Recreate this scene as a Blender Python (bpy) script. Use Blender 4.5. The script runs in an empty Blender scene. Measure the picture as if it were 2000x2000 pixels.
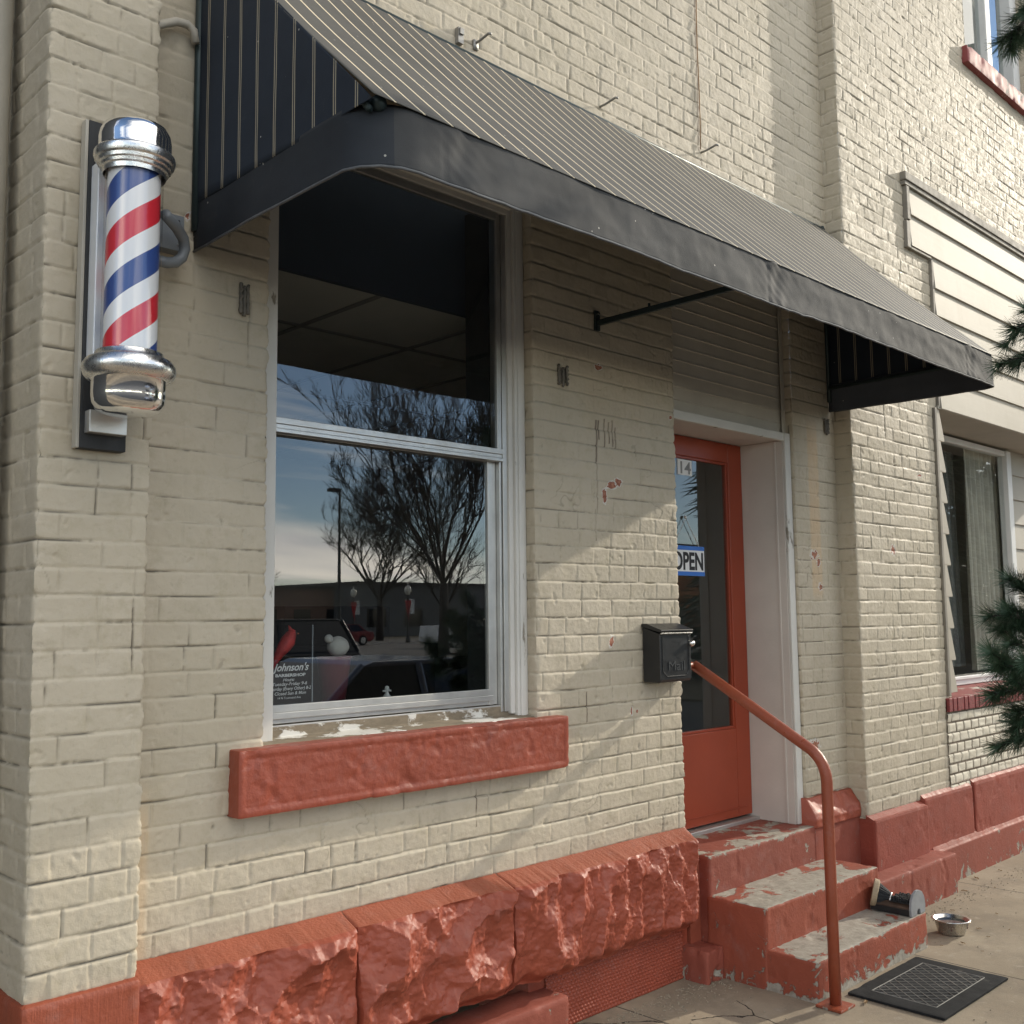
import bpy, bmesh, math, random
import numpy as np
from mathutils import Vector, Matrix
random.seed(7); rng = np.random.default_rng(11)
S = bpy.context.scene; C = S.collection
rad = math.radians

# ------------------------------------------------------------------ noise
_perm = np.random.default_rng(3).permutation(4096).astype(np.int64)
def _h(*a):
    r = np.zeros_like(a[0], dtype=np.int64)
    for v in a: r = _perm[(r + v) & 4095]
    return r
def hash01(*a):
    a = [np.asarray(v).astype(np.int64) for v in a]
    return _h(*np.broadcast_arrays(*a)) / 4095.0
_g = np.random.default_rng(5).normal(size=(4096, 3)); _g /= np.linalg.norm(_g, axis=1)[:, None]
def perlin(x, y, z=0.0):
    x, y, z = np.broadcast_arrays(np.asarray(x, float), np.asarray(y, float), np.asarray(z, float))
    xi, yi, zi = np.floor(x).astype(np.int64), np.floor(y).astype(np.int64), np.floor(z).astype(np.int64)
    xf, yf, zf = x - xi, y - yi, z - zi
    u, v, w = [t*t*t*(t*(t*6-15)+10) for t in (xf, yf, zf)]
    def gr(a, b, c):
        g = _g[_h(xi+a, yi+b, zi+c)]
        return g[..., 0]*(xf-a) + g[..., 1]*(yf-b) + g[..., 2]*(zf-c)
    def lp(t, p, q): return p + t*(q-p)
    return 1.6*lp(w, lp(v, lp(u, gr(0,0,0), gr(1,0,0)), lp(u, gr(0,1,0), gr(1,1,0))),
                  lp(v, lp(u, gr(0,0,1), gr(1,0,1)), lp(u, gr(0,1,1), gr(1,1,1))))
def fbm(x, y, z=0.0, o=4, gain=.5):
    s = 0; a = 1; t = 0
    for i in range(o):
        s = s + a*perlin(np.asarray(x)*2**i+17.3*i, np.asarray(y)*2**i, np.asarray(z)*2**i+5.1*i); t += a; a *= gain
    return s/t
def sstep(a, b, x):
    t = np.clip((x-a)/(b-a), 0, 1); return t*t*(3-2*t)
def facet(x, z, scale, seed=0):
    """broken-rock relief: every cell is a randomly tilted plane, the highest wins"""
    x = np.asarray(x)*scale; z = np.asarray(z)*scale
    xi, zi = np.floor(x).astype(np.int64), np.floor(z).astype(np.int64)
    best = np.full(x.shape, -9.)
    for i in range(-2, 3):
        for j in range(-2, 3):
            a, b = xi+i, zi+j
            px = a + hash01(a, b, np.full_like(a, seed+1)); pz = b + hash01(a, b, np.full_like(a, seed+2))
            gx = (hash01(a, b, np.full_like(a, seed+3))-.5)*1.5; gz = (hash01(a, b, np.full_like(a, seed+4))-.5)*1.3
            h = hash01(a, b, np.full_like(a, seed+5))
            dx, dz = x-px, z-pz
            best = np.maximum(best, h + gx*dx + gz*dz - .42*(dx*dx+dz*dz))
    return best

def scoop(x, z, scale, seed=0, k=1.0, tilt=.5):
    """conchoidal fracture: lower envelope of tilted bowls, sharp ridges between them"""
    x = np.asarray(x)*scale; z = np.asarray(z)*scale
    xi, zi = np.floor(x).astype(np.int64), np.floor(z).astype(np.int64)
    best = np.full(x.shape, 9.)
    for i in range(-2, 3):
        for j in range(-2, 3):
            a, b = xi+i, zi+j
            px = a + hash01(a, b, np.full_like(a, seed+1)); pz = b + hash01(a, b, np.full_like(a, seed+2))
            gx = (hash01(a, b, np.full_like(a, seed+3))-.5)*tilt; gz = (hash01(a, b, np.full_like(a, seed+4))-.5)*tilt
            dx, dz = x-px, z-pz
            best = np.minimum(best, .55*hash01(a, b, np.full_like(a, seed+5)) + gx*dx + gz*dz + k*(dx*dx+dz*dz))
    return best
# ------------------------------------------------------------------ materials
class M:
    def __init__(s, name):
        s.m = bpy.data.materials.new(name); s.m.use_nodes = True
        s.t = s.m.node_tree; s.n = s.t.nodes; s.l = s.t.links
        s.b = s.n['Principled BSDF']; s.out = s.n['Material Output']
        s._c = None
    def node(s, k, **kw):
        n = s.n.new(k)
        for a, v in kw.items(): setattr(n, a, v)
        return n
    def set(s, k, v):
        i = s.b.inputs[k]
        if hasattr(v, 'is_output') or isinstance(v, bpy.types.NodeSocket): s.l.new(v, i)
        elif isinstance(v, (tuple, list)) and len(v) == 3: i.default_value = (*v, 1)
        else: i.default_value = v
        return s
    def co(s, scale=(1, 1, 1)):
        if s._c is None: s._c = s.node('ShaderNodeTexCoord').outputs['Object']
        if scale == (1, 1, 1): return s._c
        mp = s.node('ShaderNodeMapping'); mp.inputs['Scale'].default_value = scale
        s.l.new(s._c, mp.inputs['Vector']); return mp.outputs[0]
    def noise(s, sc, det=4, ro=.55, stretch=(1, 1, 1), dist=0):
        n = s.node('ShaderNodeTexNoise'); n.inputs['Scale'].default_value = sc; n.inputs['Detail'].default_value = det
        n.inputs['Roughness'].default_value = ro; n.inputs['Distortion'].default_value = dist
        s.l.new(s.co(stretch), n.inputs['Vector']); return n.outputs['Fac']
    def ramp(s, f, a, b, ca=(0, 0, 0), cb=(1, 1, 1)):
        r = s.node('ShaderNodeValToRGB'); e = r.color_ramp.elements
        e[0].position = a; e[1].position = b; e[0].color = (*ca, 1); e[1].color = (*cb, 1)
        s.l.new(f, r.inputs[0]); return r.outputs[0]
    def mix(s, f, a, b, mode='MIX'):
        n = s.node('ShaderNodeMix', data_type='RGBA', blend_type=mode)
        for k, v in ((0, f), (6, a), (7, b)):
            if isinstance(v, bpy.types.NodeSocket): s.l.new(v, n.inputs[k])
            elif isinstance(v, tuple): n.inputs[k].default_value = (*v, 1)
            else: n.inputs[k].default_value = v
        return n.outputs[2]
    def math(s, op, a, b=0.0, clamp=False):
        n = s.node('ShaderNodeMath', operation=op, use_clamp=clamp)
        for k, v in ((0, a), (1, b)):
            if isinstance(v, bpy.types.NodeSocket): s.l.new(v, n.inputs[k])
            else: n.inputs[k].default_value = v
        return n.outputs[0]
    def attr(s, name):
        n = s.node('ShaderNodeAttribute', attribute_name=name); return n.outputs['Fac']
    def bump(s, h, dist=.002, strength=1, prev=None):
        b = s.node('ShaderNodeBump'); b.inputs['Distance'].default_value = dist; b.inputs['Strength'].default_value = strength
        s.l.new(h, b.inputs['Height'])
        if prev is not None: s.l.new(prev, b.inputs['Normal'])
        s.l.new(b.outputs[0], s.b.inputs['Normal']); return b.outputs[0]
    def sep(s):
        n = s.node('ShaderNodeSeparateXYZ'); s.l.new(s.co(), n.inputs[0]); return n.outputs

def simple(name, col, rough=.5, metal=0, var=.12, sc=9, bump=0, bsc=150, spec=None, stretch=(1, 1, 1)):
    m = M(name); f = m.noise(sc, 5, .6, stretch)
    lo = tuple(c*(1-var) for c in col); hi = tuple(min(1, c*(1+var)) for c in col)
    m.set('Base Color', m.ramp(f, .3, .7, lo, hi)); m.set('Metallic', metal)
    m.set('Roughness', m.ramp(m.noise(sc*2.3, 4), .2, .8, (max(.02, rough-.08),)*3, (min(1, rough+.1),)*3))
    if bump: m.bump(m.noise(bsc, 4, .6, stretch), bump)
    if spec is not None: m.set('Specular IOR Level', spec)
    return m.m

def mat_brick():
    m = M('painted_brick'); cream = (.47, .425, .335)
    f = m.noise(2.2, 6, .6); c = m.ramp(f, .3, .72, (.458, .401, .306), (.535, .472, .370))
    c = m.mix(m.ramp(m.noise(14, 5, .65), .52, .75), c, (.42, .365, .265))
    c = m.mix(m.math('MULTIPLY', m.ramp(m.noise(.9, 6, .7), .42, .68), .6), c, (.465, .408, .302))
    c = m.mix(m.math('MULTIPLY', m.ramp(m.noise(38, 4, .7), .60, .74), .5), c, (.36, .315, .245))
    st = m.ramp(m.noise(5, 5, .7, (1, 1, .12)), .56, .78)                   # rain streaks
    c = m.mix(m.math('MULTIPLY', st, .35), c, (.36, .32, .25))
    c = m.mix(m.math('MULTIPLY', m.attr('tint'), .8, True), c, (.60, .43, .26))
    c = m.mix(m.math('MULTIPLY', m.attr('scratch'), 1, True), c, (.075, .042, .028))
    c = m.mix(m.math('MULTIPLY', m.attr('crack_shade'), .86, True), c, (.095, .08, .062))  # joint shadow lines put into the colour, along with hairline cracks
    c = m.mix(m.math('MULTIPLY', m.math('GREATER_THAN', m.attr('chip'), .36), .8), c, (.62, .60, .56))
    chip = m.math('GREATER_THAN', m.attr('chip'), .5)
    c = m.mix(chip, c, m.ramp(m.noise(60, 3), .35, .65, (.26, .085, .05), (.42, .20, .13)))
    m.set('Base Color', c); m.set('Roughness', m.ramp(m.noise(30, 3), .3, .7, (.55,)*3, (.75,)*3)); m.set('Specular IOR Level', .35)
    b = m.bump(m.noise(55, 5, .7), .0016); m.bump(m.noise(240, 3, .6), .0006, 1, b)
    return m.m

def mat_red(name, col, rough=.42, wear=None, gloss=.5, tool=False):
    """thick red masonry paint; wear = (amount on level faces, amount on upright faces)"""
    m = M(name); lo = tuple(c*.82 for c in col); hi = tuple(min(1, c*1.12) for c in col)
    c = m.ramp(m.noise(3.5, 6, .62), .28, .74, lo, hi)
    c = m.mix(m.math('MULTIPLY', m.ramp(m.noise(11, 5, .7), .55, .8), .5), c, tuple(min(1, x*.7+.10) for x in col))
    b = m.bump(m.noise(70, 5, .65), .0022)
    if tool: b = m.bump(m.noise(120, 2, .5, (1, 1, .06)), .0022, 1, b)
    rgh = m.ramp(m.noise(25, 4), .3, .7, (rough-.1,)*3, (rough+.12,)*3)
    if wear:
        g = m.node('ShaderNodeNewGeometry'); sp = m.node('ShaderNodeSeparateXYZ'); m.l.new(g.outputs['Normal'], sp.inputs[0])
        up = m.ramp(sp.outputs[2], .5, .8)
        th = m.mix(up, (1-wear[1],)*3, (1-wear[0],)*3)
        n1 = m.mix(up, m.noise(15, 7, .7, (.8, 1, .8), .6), m.noise(7, 7, .68, (.7, 1, 1), .6))
        z = m.sep()[2]; low = m.math('MULTIPLY', m.ramp(z, .0, .1, (1,)*3, (0,)*3), .12 if wear[1] > .3 else 0)
        msk = m.math('MULTIPLY', m.math('ADD', m.math('SUBTRACT', n1, th), m.math('ADD', low, m.attr('wear'))), 40, True)
        gc = m.ramp(m.noise(22, 5, .7), .3, .7, (.24, .215, .175), (.40, .37, .31))
        c = m.mix(msk, c, gc); rgh = m.mix(msk, rgh, (.85,)*3)
        b = m.bump(m.math('SUBTRACT', 1, msk), .0025, 1, b)
    m.set('Base Color', c); m.set('Roughness', rgh); m.set('Specular IOR Level', gloss)
    return m.m

def mat_glass(name, ior, tint=(1, 1, 1), rough=0.0):
    m = M(name); m.n.remove(m.b)
    tr = m.node('ShaderNodeBsdfTransparent'); tr.inputs[0].default_value = (*tint, 1)
    gl = m.node('ShaderNodeBsdfGlossy'); gl.inputs['Roughness'].default_value = rough
    fr = m.node('ShaderNodeFresnel'); fr.inputs[0].default_value = ior
    g = m.node('ShaderNodeNewGeometry')
    inv = m.math('SUBTRACT', 1, g.outputs['Backfacing'])      # one reflection per sheet of glass
    fac = m.math('MULTIPLY', fr.outputs[0], inv)
    mx = m.node('ShaderNodeMixShader'); m.l.new(fac, mx.inputs[0]); m.l.new(tr.outputs[0], mx.inputs[1]); m.l.new(gl.outputs[0], mx.inputs[2])
    m.l.new(mx.outputs[0], m.out.inputs[0]); return m.m

def stripes(m, axis, pitch, off, pair=None, w=.0022):
    """thin woven lines along a fabric: 1 on a line"""
    v = m.sep()[axis]; r = None
    for d in ((-pair/2, pair/2) if pair else (0,)):
        t = m.math('FRACT', m.math('DIVIDE', m.math('ADD', v, off+d+100*pitch), pitch))
        t = m.math('ABSOLUTE', m.math('SUBTRACT', t, .5))
        k = m.math('LESS_THAN', t, w/pitch)
        r = k if r is None else m.math('MAXIMUM', r, k)
    return r
def mat_fabric(name, base, line=None, axis=0, pitch=.098, off=0, pair=.008, rough=.7, w=.0024, dust=(.16, .15, .13)):
    m = M(name); c = m.ramp(m.noise(3, 6, .65), .3, .72, tuple(x*.82 for x in base), tuple(x*1.2 for x in base))
    c = m.mix(m.math('MULTIPLY', m.ramp(m.noise(26, 5, .7), .62, .8), .35), c, dust)
    if line: c = m.mix(stripes(m, axis, pitch, off, pair, w), c, line)
    vo = m.node('ShaderNodeTexVoronoi'); vo.inputs['Scale'].default_value = 22; m.l.new(m.co(), vo.inputs['Vector'])
    sp = m.math('MULTIPLY', m.math('LESS_THAN', vo.outputs['Distance'], .07), m.math('GREATER_THAN', m.noise(5, 2), .55))
    c = m.mix(m.math('MULTIPLY', sp, .7), c, (.5, .48, .43))                  # bird lime and lint
    m.set('Base Color', c); m.set('Roughness', rough); m.set('Specular IOR Level', .3)
    b = m.bump(m.noise(6, 4, .6), .0014); m.bump(m.noise(420, 2), .0004, 1, b)
    return m.m

def mat_pole():
    m = M('barber_stripes'); x, y, z = m.sep()
    an = m.math('DIVIDE', m.math('ARCTAN2', x, m.math('MULTIPLY', y, -1)), 2*math.pi)
    P = .276
    t = m.math('FRACT', m.math('ADD', m.math('SUBTRACT', m.math('DIVIDE', z, P), m.math('MULTIPLY', an, .34/P)), 10.7246))
    isb = m.math('LESS_THAN', t, .275); isr = m.math('MULTIPLY', m.math('GREATER_THAN', t, .5), m.math('LESS_THAN', t, .775))
    c = m.mix(isb, (.78, .79, .80), (.035, .075, .26)); c = m.mix(isr, c, (.62, .025, .04))
    m.set('Base Color', c); m.set('Roughness', .3); m.set('Coat Weight', .6); m.set('Coat Roughness', .06)
    return m.m

def mat_concrete():
    m = M('sidewalk_concrete'); c = m.ramp(m.noise(1.6, 7, .62), .28, .75, (.245, .20, .142), (.375, .315, .232))
    c = m.mix(m.math('MULTIPLY', m.ramp(m.noise(4, 7, .72), .46, .7), .75), c, (.20, .168, .128))
    c = m.mix(m.math('MULTIPLY', m.ramp(m.noise(17, 6, .7), .56, .74), .6), c, (.43, .385, .31))
    c = m.mix(m.math('MULTIPLY', m.ramp(m.noise(160, 3, .7), .58, .75), .5), c, (.15, .13, .11))
    c = m.mix(m.math('MULTIPLY', m.ramp(m.noise(190, 3, .7, (1.3, 1, 1)), .6, .78), .5), c, (.5, .45, .36))
    vo = m.node('ShaderNodeTexVoronoi', feature='DISTANCE_TO_EDGE'); vo.inputs['Scale'].default_value = .42
    nz = m.node('ShaderNodeTexNoise'); nz.inputs['Scale'].default_value = 6; nz.inputs['Detail'].default_value = 5
    m.l.new(m.co(), nz.inputs['Vector'])
    ad = m.node('ShaderNodeMixRGB', blend_type='ADD'); ad.inputs[0].default_value = .09
    m.l.new(m.co(), ad.inputs[1]); m.l.new(nz.outputs['Color'], ad.inputs[2]); m.l.new(ad.outputs[0], vo.inputs['Vector'])
    cr = m.math('MULTIPLY', m.math('LESS_THAN', vo.outputs['Distance'], .0011), m.math('GREATER_THAN', m.noise(1.1, 2), .53))
    c = m.mix(cr, c, (.05, .042, .034))
    x = m.sep()[0]; j = m.math('ABSOLUTE', m.math('SUBTRACT', m.math('FRACT', m.math('DIVIDE', m.math('ADD', x, 100.6), 1.52)), .5))
    jm = m.math('LESS_THAN', j, .003); c = m.mix(jm, c, (.10, .085, .065))
    m.set('Base Color', c); m.set('Roughness', .9); m.set('Specular IOR Level', .2)
    b = m.bump(m.noise(90, 5, .7), .0015); m.bump(m.math('SUBTRACT', 1, m.math('MAXIMUM', cr, jm)), .004, 1, b)
    return m.m

def mat_peeling(name, col, bare, amt=.5, sc=9, stretch=(1, 1, 1), rough=.6):
    m = M(name); f = m.noise(sc, 7, .66, stretch, .3)
    k = m.math('MULTIPLY', m.math('SUBTRACT', f, 1-amt), 30, True)
    c = m.mix(m.ramp(m.noise(3, 5), .3, .7), tuple(x*.86 for x in col), col)
    c = m.mix(k, c, m.ramp(m.noise(30, 4, .7, stretch), .3, .7, tuple(x*.6 for x in bare), bare))
    m.set('Base Color', c); m.set('Roughness', m.mix(k, (rough,)*3, (.9,)*3))
    b = m.bump(m.math('SUBTRACT', 1, k), .0015); m.bump(m.noise(60, 4, .6, stretch), .0008, 1, b)
    return m.m

def mat_mat():
    m = M('rubber_mat'); x, y, z = m.sep()
    c = m.ramp(m.noise(9, 6, .7), .3, .75, (.012, .013, .014), (.030, .031, .032))
    c = m.mix(m.math('MULTIPLY', m.ramp(m.noise(6, 6, .7), .60, .74), .6), c, (.16, .15, .13))
    m.set('Base Color', c); m.set('Roughness', .9); m.set('Specular IOR Level', .15); m.bump(m.noise(120, 4), .0012); return m.m
def mat_siding():
    m = M('white_lap_siding'); c = m.ramp(m.noise(1.5, 6, .6), .3, .72, (.40, .362, .29), (.47, .432, .36))
    c = m.mix(m.math('MULTIPLY', m.ramp(m.noise(4, 5, .6, (1.2, 1, .25)), .55, .8), .5), c, (.36, .31, .235))
    m.set('Base Color', c); m.set('Roughness', .6); m.set('Specular IOR Level', .15); m.bump(m.noise(40, 4, .6, (.1, 1, 1)), .0006); return m.m
def mat_veneer():
    m = M('stone_veneer'); c = m.ramp(m.noise(8, 5, .65), .3, .7, (.52, .47, .37), (.66, .61, .50))
    c = m.mix(m.math('GREATER_THAN', m.attr('joint'), .5), c, (.16, .125, .09))
    m.set('Base Color', c); m.set('Roughness', .8); m.bump(m.noise(110, 4, .6), .0015); return m.m
def mat_bark(): return simple('bare_bark', (.045, .036, .03), .9, 0, .3, 6, .01, 30)

BR = mat_brick()
RED = mat_red('red_stone_paint', (.305, .068, .037), .49, None, .42, False)
REDT = mat_red('red_tooled_paint', (.285, .068, .034), .5, None, .45, True)
REDSILL = mat_red('red_sill_paint', (.285, .062, .034), .45, None, .45, False)
REDWASH = mat_red('red_wash_paint', (.315, .088, .048), .42, None, .5, True)
STEP = mat_red('worn_red_step_paint', (.295, .074, .042), .6, (.565, .362), .35)
LANDING = mat_red('worn_red_landing_paint', (.26, .070, .046), .6, (.455, .37), .35)
LEDGE = mat_red('faded_red_ledge_paint', (.275, .075, .050), .65, (.34, .37), .3)
DOORRED = simple('red_door_paint', (.30, .048, .019), .35, 0, .08, 3, .0004, 60)
RAILRED = mat_red('red_rail_paint', (.285, .068, .033), .36, (.30, .315), .45)
CREAM = simple('cream_trim_paint', (.50, .46, .385), .55, 0, .08, 5, .0008, 60)
CREAMD = simple('cream_duct_paint', (.40, .37, .31), .55, 0, .1, 5, .0008, 60)
WHITEP = mat_peeling('white_peeling_paint', (.66, .645, .60), (.30, .27, .22), .37, 8, (1, 1, .35))
SILLWOOD = mat_peeling('rotted_sill_paint', (.68, .66, .61), (.27, .22, .155), .57, 9, (.5, 1, 1))
JAMB = mat_peeling('jamb_paint', (.62, .57, .52), (.16, .125, .10), .26, 8)
ALU = simple('mill_aluminium', (.58, .575, .55), .38, .75, .08, 10, .0003, 120)
CHROME = simple('polished_chrome', (.88, .88, .88), .07, 1, .03, 6, .0006, 14)
CASTALU = simple('cast_aluminium', (.78, .78, .77), .27, 1, .08, 30, .0006, 120)
DARKWOOD = simple('black_weathered_board', (.03, .031, .032), .8, 0, .35, 9, .002, 60, None, (1, 1, .15))
GREYBOX = simple('grey_box_paint', (.19, .21, .23), .45, .1, .08, 8)
STEELDARK = simple('dark_green_steel', (.028, .045, .047), .45, .3, .2, 14)
BLACKM = simple('black_mailbox_enamel', (.016, .017, .018), .33, .0, .15, 20, .0003, 160)
CANOPY = mat_fabric('faded_awning_canvas', (.078, .075, .067), (.66, .57, .40), 0, .098, .0, None, .62, .0042)
SIDEF = mat_fabric('navy_awning_canvas', (.017, .024, .036), (.33, .29, .21), 1, .100, .03, .0095, .75, .0020, (.06, .06, .06))
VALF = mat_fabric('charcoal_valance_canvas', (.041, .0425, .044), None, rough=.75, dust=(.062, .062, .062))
UNDER = mat_fabric('dark_canvas_underside', (.072, .082, .098), None, rough=.8, dust=(.03, .03, .03))
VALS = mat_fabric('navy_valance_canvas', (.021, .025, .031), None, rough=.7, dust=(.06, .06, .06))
GLASS = mat_glass('window_glass', 2.35, (.86, .88, .88))
GLASSD = mat_glass('door_glass', 1.9, (.82, .85, .85))
TUBE = mat_glass('clear_tube', 1.5)
GLASSW = mat_glass('shop_glass', 1.42, (.9, .92, .92))
ACRYL = mat_glass('clear_sign_panel', 1.3, (.93, .94, .94))
POLE = mat_pole()
WALK = mat_concrete()
ASPH = simple('street_asphalt', (.075, .073, .07), .9, 0, .25, 3, .003, 120)
LOT = simple('far_pavement', (.16, .15, .135), .9, 0, .2, .4)
MATM = mat_mat()
MATLINE = simple('worn_mat_ridges', (.27, .26, .23), .8, 0, .3, 14)
SIDING = mat_siding(); VENEER = mat_veneer()
TRIMG = simple('weathered_grey_trim', (.24, .215, .175), .7, 0, .25, 6)
SOFFIT = simple('soffit_paint', (.40, .37, .31), .6, 0, .08, 3)
ROWLOCK = simple('dark_red_brick', (.20, .035, .035), .6, 0, .35, 40, .003, 60)
SILLRED2 = mat_peeling('flaking_red_sill', (.26, .05, .045), (.62, .58, .5), .44, 6, (1, 1, .5))
WHITE = simple('white_frame_paint', (.66, .66, .64), .45, 0, .06, 6)
CURTAIN = simple('curtain_cloth', (.50, .46, .38), .85, 0, .15, 8)
_n = M('sheer_net'); _n.set('Base Color', (.6, .6, .57)); _n.set('Roughness', .9); _n.set('Specular IOR Level', 0.0); _n.set('Alpha', .33); NET = _n.m
DIM = simple('interior_plaster', (.5, .47, .42), .8, 0, .1, 2)
CEIL = simple('ceiling_tile', (.74, .71, .64), .85, 0, .06, 4)
CEILG = simple('ceiling_grid', (.36, .345, .32), .7)
NAVY = simple('navy_bulkhead_board', (.055, .075, .11), .7, 0, .1, 3)
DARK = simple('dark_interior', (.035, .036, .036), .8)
FLOORI = simple('shop_floor', (.34, .29, .24), .6)
PRINTW = simple('white_print', (.85, .85, .84), .6, 0, .02)
PRINTK = simple('black_print', (.02, .02, .022), .6, 0, .02)
PRINTG = simple('grey_print', (.25, .25, .25), .6, 0, .05)
BLUEP = simple('blue_print', (.03, .16, .55), .5, 0, .03)
SIGNW = simple('white_sign_board', (.80, .80, .79), .5, 0, .03)
STRING = simple('white_cord', (.6, .58, .54), .8)
CARD = simple('cardinal_red', (.62, .035, .03), .5, 0, .2, 30, .001, 120)
ORANGE = simple('bird_beak', (.65, .18, .06), .5)
BONE = mat_peeling('speckled_white_stone', (.60, .58, .53), (.10, .09, .08), .30, 70)
VINYL = simple('burgundy_vinyl', (.17, .022, .038), .4, 0, .15, 7)
STAINL = simple('stainless_steel', (.62, .61, .59), .25, 1, .06, 14)
BRISTLE = simple('black_bristle', (.018, .019, .021), .75, 0, .4, 90, .004, 220)
BROWNW = simple('brown_wood', (.085, .052, .035), .55, 0, .3, 14, None or .001, 60)
TANW = simple('tan_wood_rim', (.36, .28, .18), .6, 0, .2, 18)
GREYPL = simple('grey_end_plate', (.26, .27, .28), .55, 0, .12, 20)
LEAFB = simple('dry_leaf', (.30, .19, .085), .8, 0, .3, 30)
NEEDLE = simple('pine_needle', (.046, .088, .046), .5, 0, .35, 5)
BARK = mat_bark()
RUST = simple('rusty_wire', (.27, .145, .06), .8, 0, .3, 20)
HOOKM = simple('galvanised_hook', (.30, .29, .27), .5, .6, .2, 20)
SCARM = simple('grey_lead_anchor', (.17, .155, .13), .75, 0, .3, 40, .003, 120)
GLOBE = simple('globe_glass', (.75, .73, .62), .3)
POSTM = simple('dark_lamp_post', (.035, .037, .036), .5)
CARK = simple('black_car_paint', (.02, .022, .026), .15, .2, .05); CARG = simple('grey_car_paint', (.17, .19, .23), .18, .3, .05)
CARW = simple('white_car_paint', (.62, .62, .61), .25, 0, .04); CARR = simple('dark_red_car_paint', (.20, .02, .025), .25, 0, .05)
CARGL = simple('car_glass', (.015, .017, .02), .05); TYRE = simple('tyre_rubber', (.018, .018, .018), .85); RIM = simple('alloy_rim', (.45, .45, .45), .3, .9)
CARS = simple('silver_pillar', (.52, .53, .53), .3, .4, .04); LAMPL = simple('headlight_lens', (.7, .7, .68), .15)
BLDA = simple('dark_brown_facade', (.26, .17, .13), .8, 0, .2, .3); BLDB = simple('grey_facade', (.16, .165, .165), .8, 0, .15, .3)
BLDC = simple('orange_brick_facade', (.36, .15, .06), .8, 0, .2, .3); ROOFM = simple('dark_roof', (.10, .09, .085), .8)
FLAGR = simple('red_banner', (.42, .03, .03), .7); FLAGG = simple('green_banner', (.05, .2, .12), .7); FLAGW = simple('white_banner', (.6, .6, .58), .7)
GRASS = simple('dry_verge', (.12, .10, .06), .9, 0, .3, 1)

# ------------------------------------------------------------------ mesh helpers
class MB:
    def __init__(s): s.v = []; s.f = []; s.mi = []; s.cur = 0; s.at = {}
    def add(s, vs, fs):
        o = len(s.v); s.v += [tuple(map(float, p)) for p in vs]
        s.f += [tuple(i+o for i in f) for f in fs]; s.mi += [s.cur]*len(fs); return o
    def box(s, x0, x1, y0, y1, z0, z1):
        v = [(x, y, z) for z in (z0, z1) for y in (y0, y1) for x in (x0, x1)]
        s.add(v, [(0, 2, 3, 1), (4, 5, 7, 6), (0, 1, 5, 4), (2, 6, 7, 3), (0, 4, 6, 2), (1, 3, 7, 5)]); return s
    def prism(s, prof, a, b, axis='x'):
        """extrude a closed 2-D profile along an axis; profile in the other two axes, in order"""
        n = len(prof); P = []
        for t in (a, b):
            for p in prof:
                P.append({'x': (t, p[0], p[1]), 'y': (p[0], t, p[1]), 'z': (p[0], p[1], t)}[axis])
        F = [(i, (i+1) % n, (i+1) % n+n, i+n) for i in range(n)] + [tuple(range(n))[::-1], tuple(range(n, 2*n))]
        s.add(P, F); return s
    def tube(s, pts, r, n=12, cap=True):
        pts = [Vector(p) for p in pts]; k = len(pts)
        rs = r if isinstance(r, (list, tuple)) else [r]*k
        V = []; up = None
        for i, p in enumerate(pts):
            t = (pts[min(i+1, k-1)] - pts[max(i-1, 0)]).normalized()
            if up is None:
                up = Vector((0, 0, 1)) if abs(t.z) < .9 else Vector((1, 0, 0))
            a = t.cross(up).normalized(); b = a.cross(t).normalized(); up = b
            for j in range(n):
                q = 2*math.pi*j/n; V.append(p + (a*math.cos(q) + b*math.sin(q))*rs[i])
        F = [(i*n+j, i*n+(j+1) % n, (i+1)*n+(j+1) % n, (i+1)*n+j) for i in range(k-1) for j in range(n)]
        if cap: F += [tuple(range(n))[::-1], tuple(range((k-1)*n, k*n))]
        s.add(V, F); return s
    def lathe(s, prof, c=(0, 0, 0), n=40, axis='z', cap=True):
        V = []
        for r, h in prof:
            for j in range(n):
                q = 2*math.pi*j/n; a, b = r*math.cos(q), r*math.sin(q)
                V.append({'z': (c[0]+a, c[1]+b, c[2]+h), 'y': (c[0]+a, c[1]+h, c[2]+b), 'x': (c[0]+h, c[1]+a, c[2]+b)}[axis])
        k = len(prof)
        F = [(i*n+j, i*n+(j+1) % n, (i+1)*n+(j+1) % n, (i+1)*n+j) for i in range(k-1) for j in range(n)]
        if cap: F += [tuple(range(n))[::-1], tuple(range((k-1)*n, k*n))]
        s.add(V, F); return s
    def ball(s, c, r, n=20, sc=(1, 1, 1)):
        k = n//2
        pr = [(max(1e-4, math.sin(math.pi*i/k)), -math.cos(math.pi*i/k)) for i in range(k+1)]
        o = len(s.v); s.lathe(pr, (0, 0, 0), n, 'z', False)
        for i in range(o, len(s.v)):
            p = s.v[i]; s.v[i] = (c[0]+p[0]*r*sc[0], c[1]+p[1]*r*sc[1], c[2]+p[2]*r*sc[2])
        return s
    def grid(s, P, keep=None):
        """P: (a, b, 3) array"""
        a, b = P.shape[:2]; o = len(s.v); s.v += [tuple(p) for p in P.reshape(-1, 3).tolist()]
        i, j = np.meshgrid(np.arange(a-1), np.arange(b-1), indexing='ij')
        q = np.stack([i*b+j, (i+1)*b+j, (i+1)*b+j+1, i*b+j+1], -1)
        q = q[keep] if keep is not None else q.reshape(-1, 4)
        s.f += [tuple(t) for t in (q+o).tolist()]; s.mi += [s.cur]*len(q); return o

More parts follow.
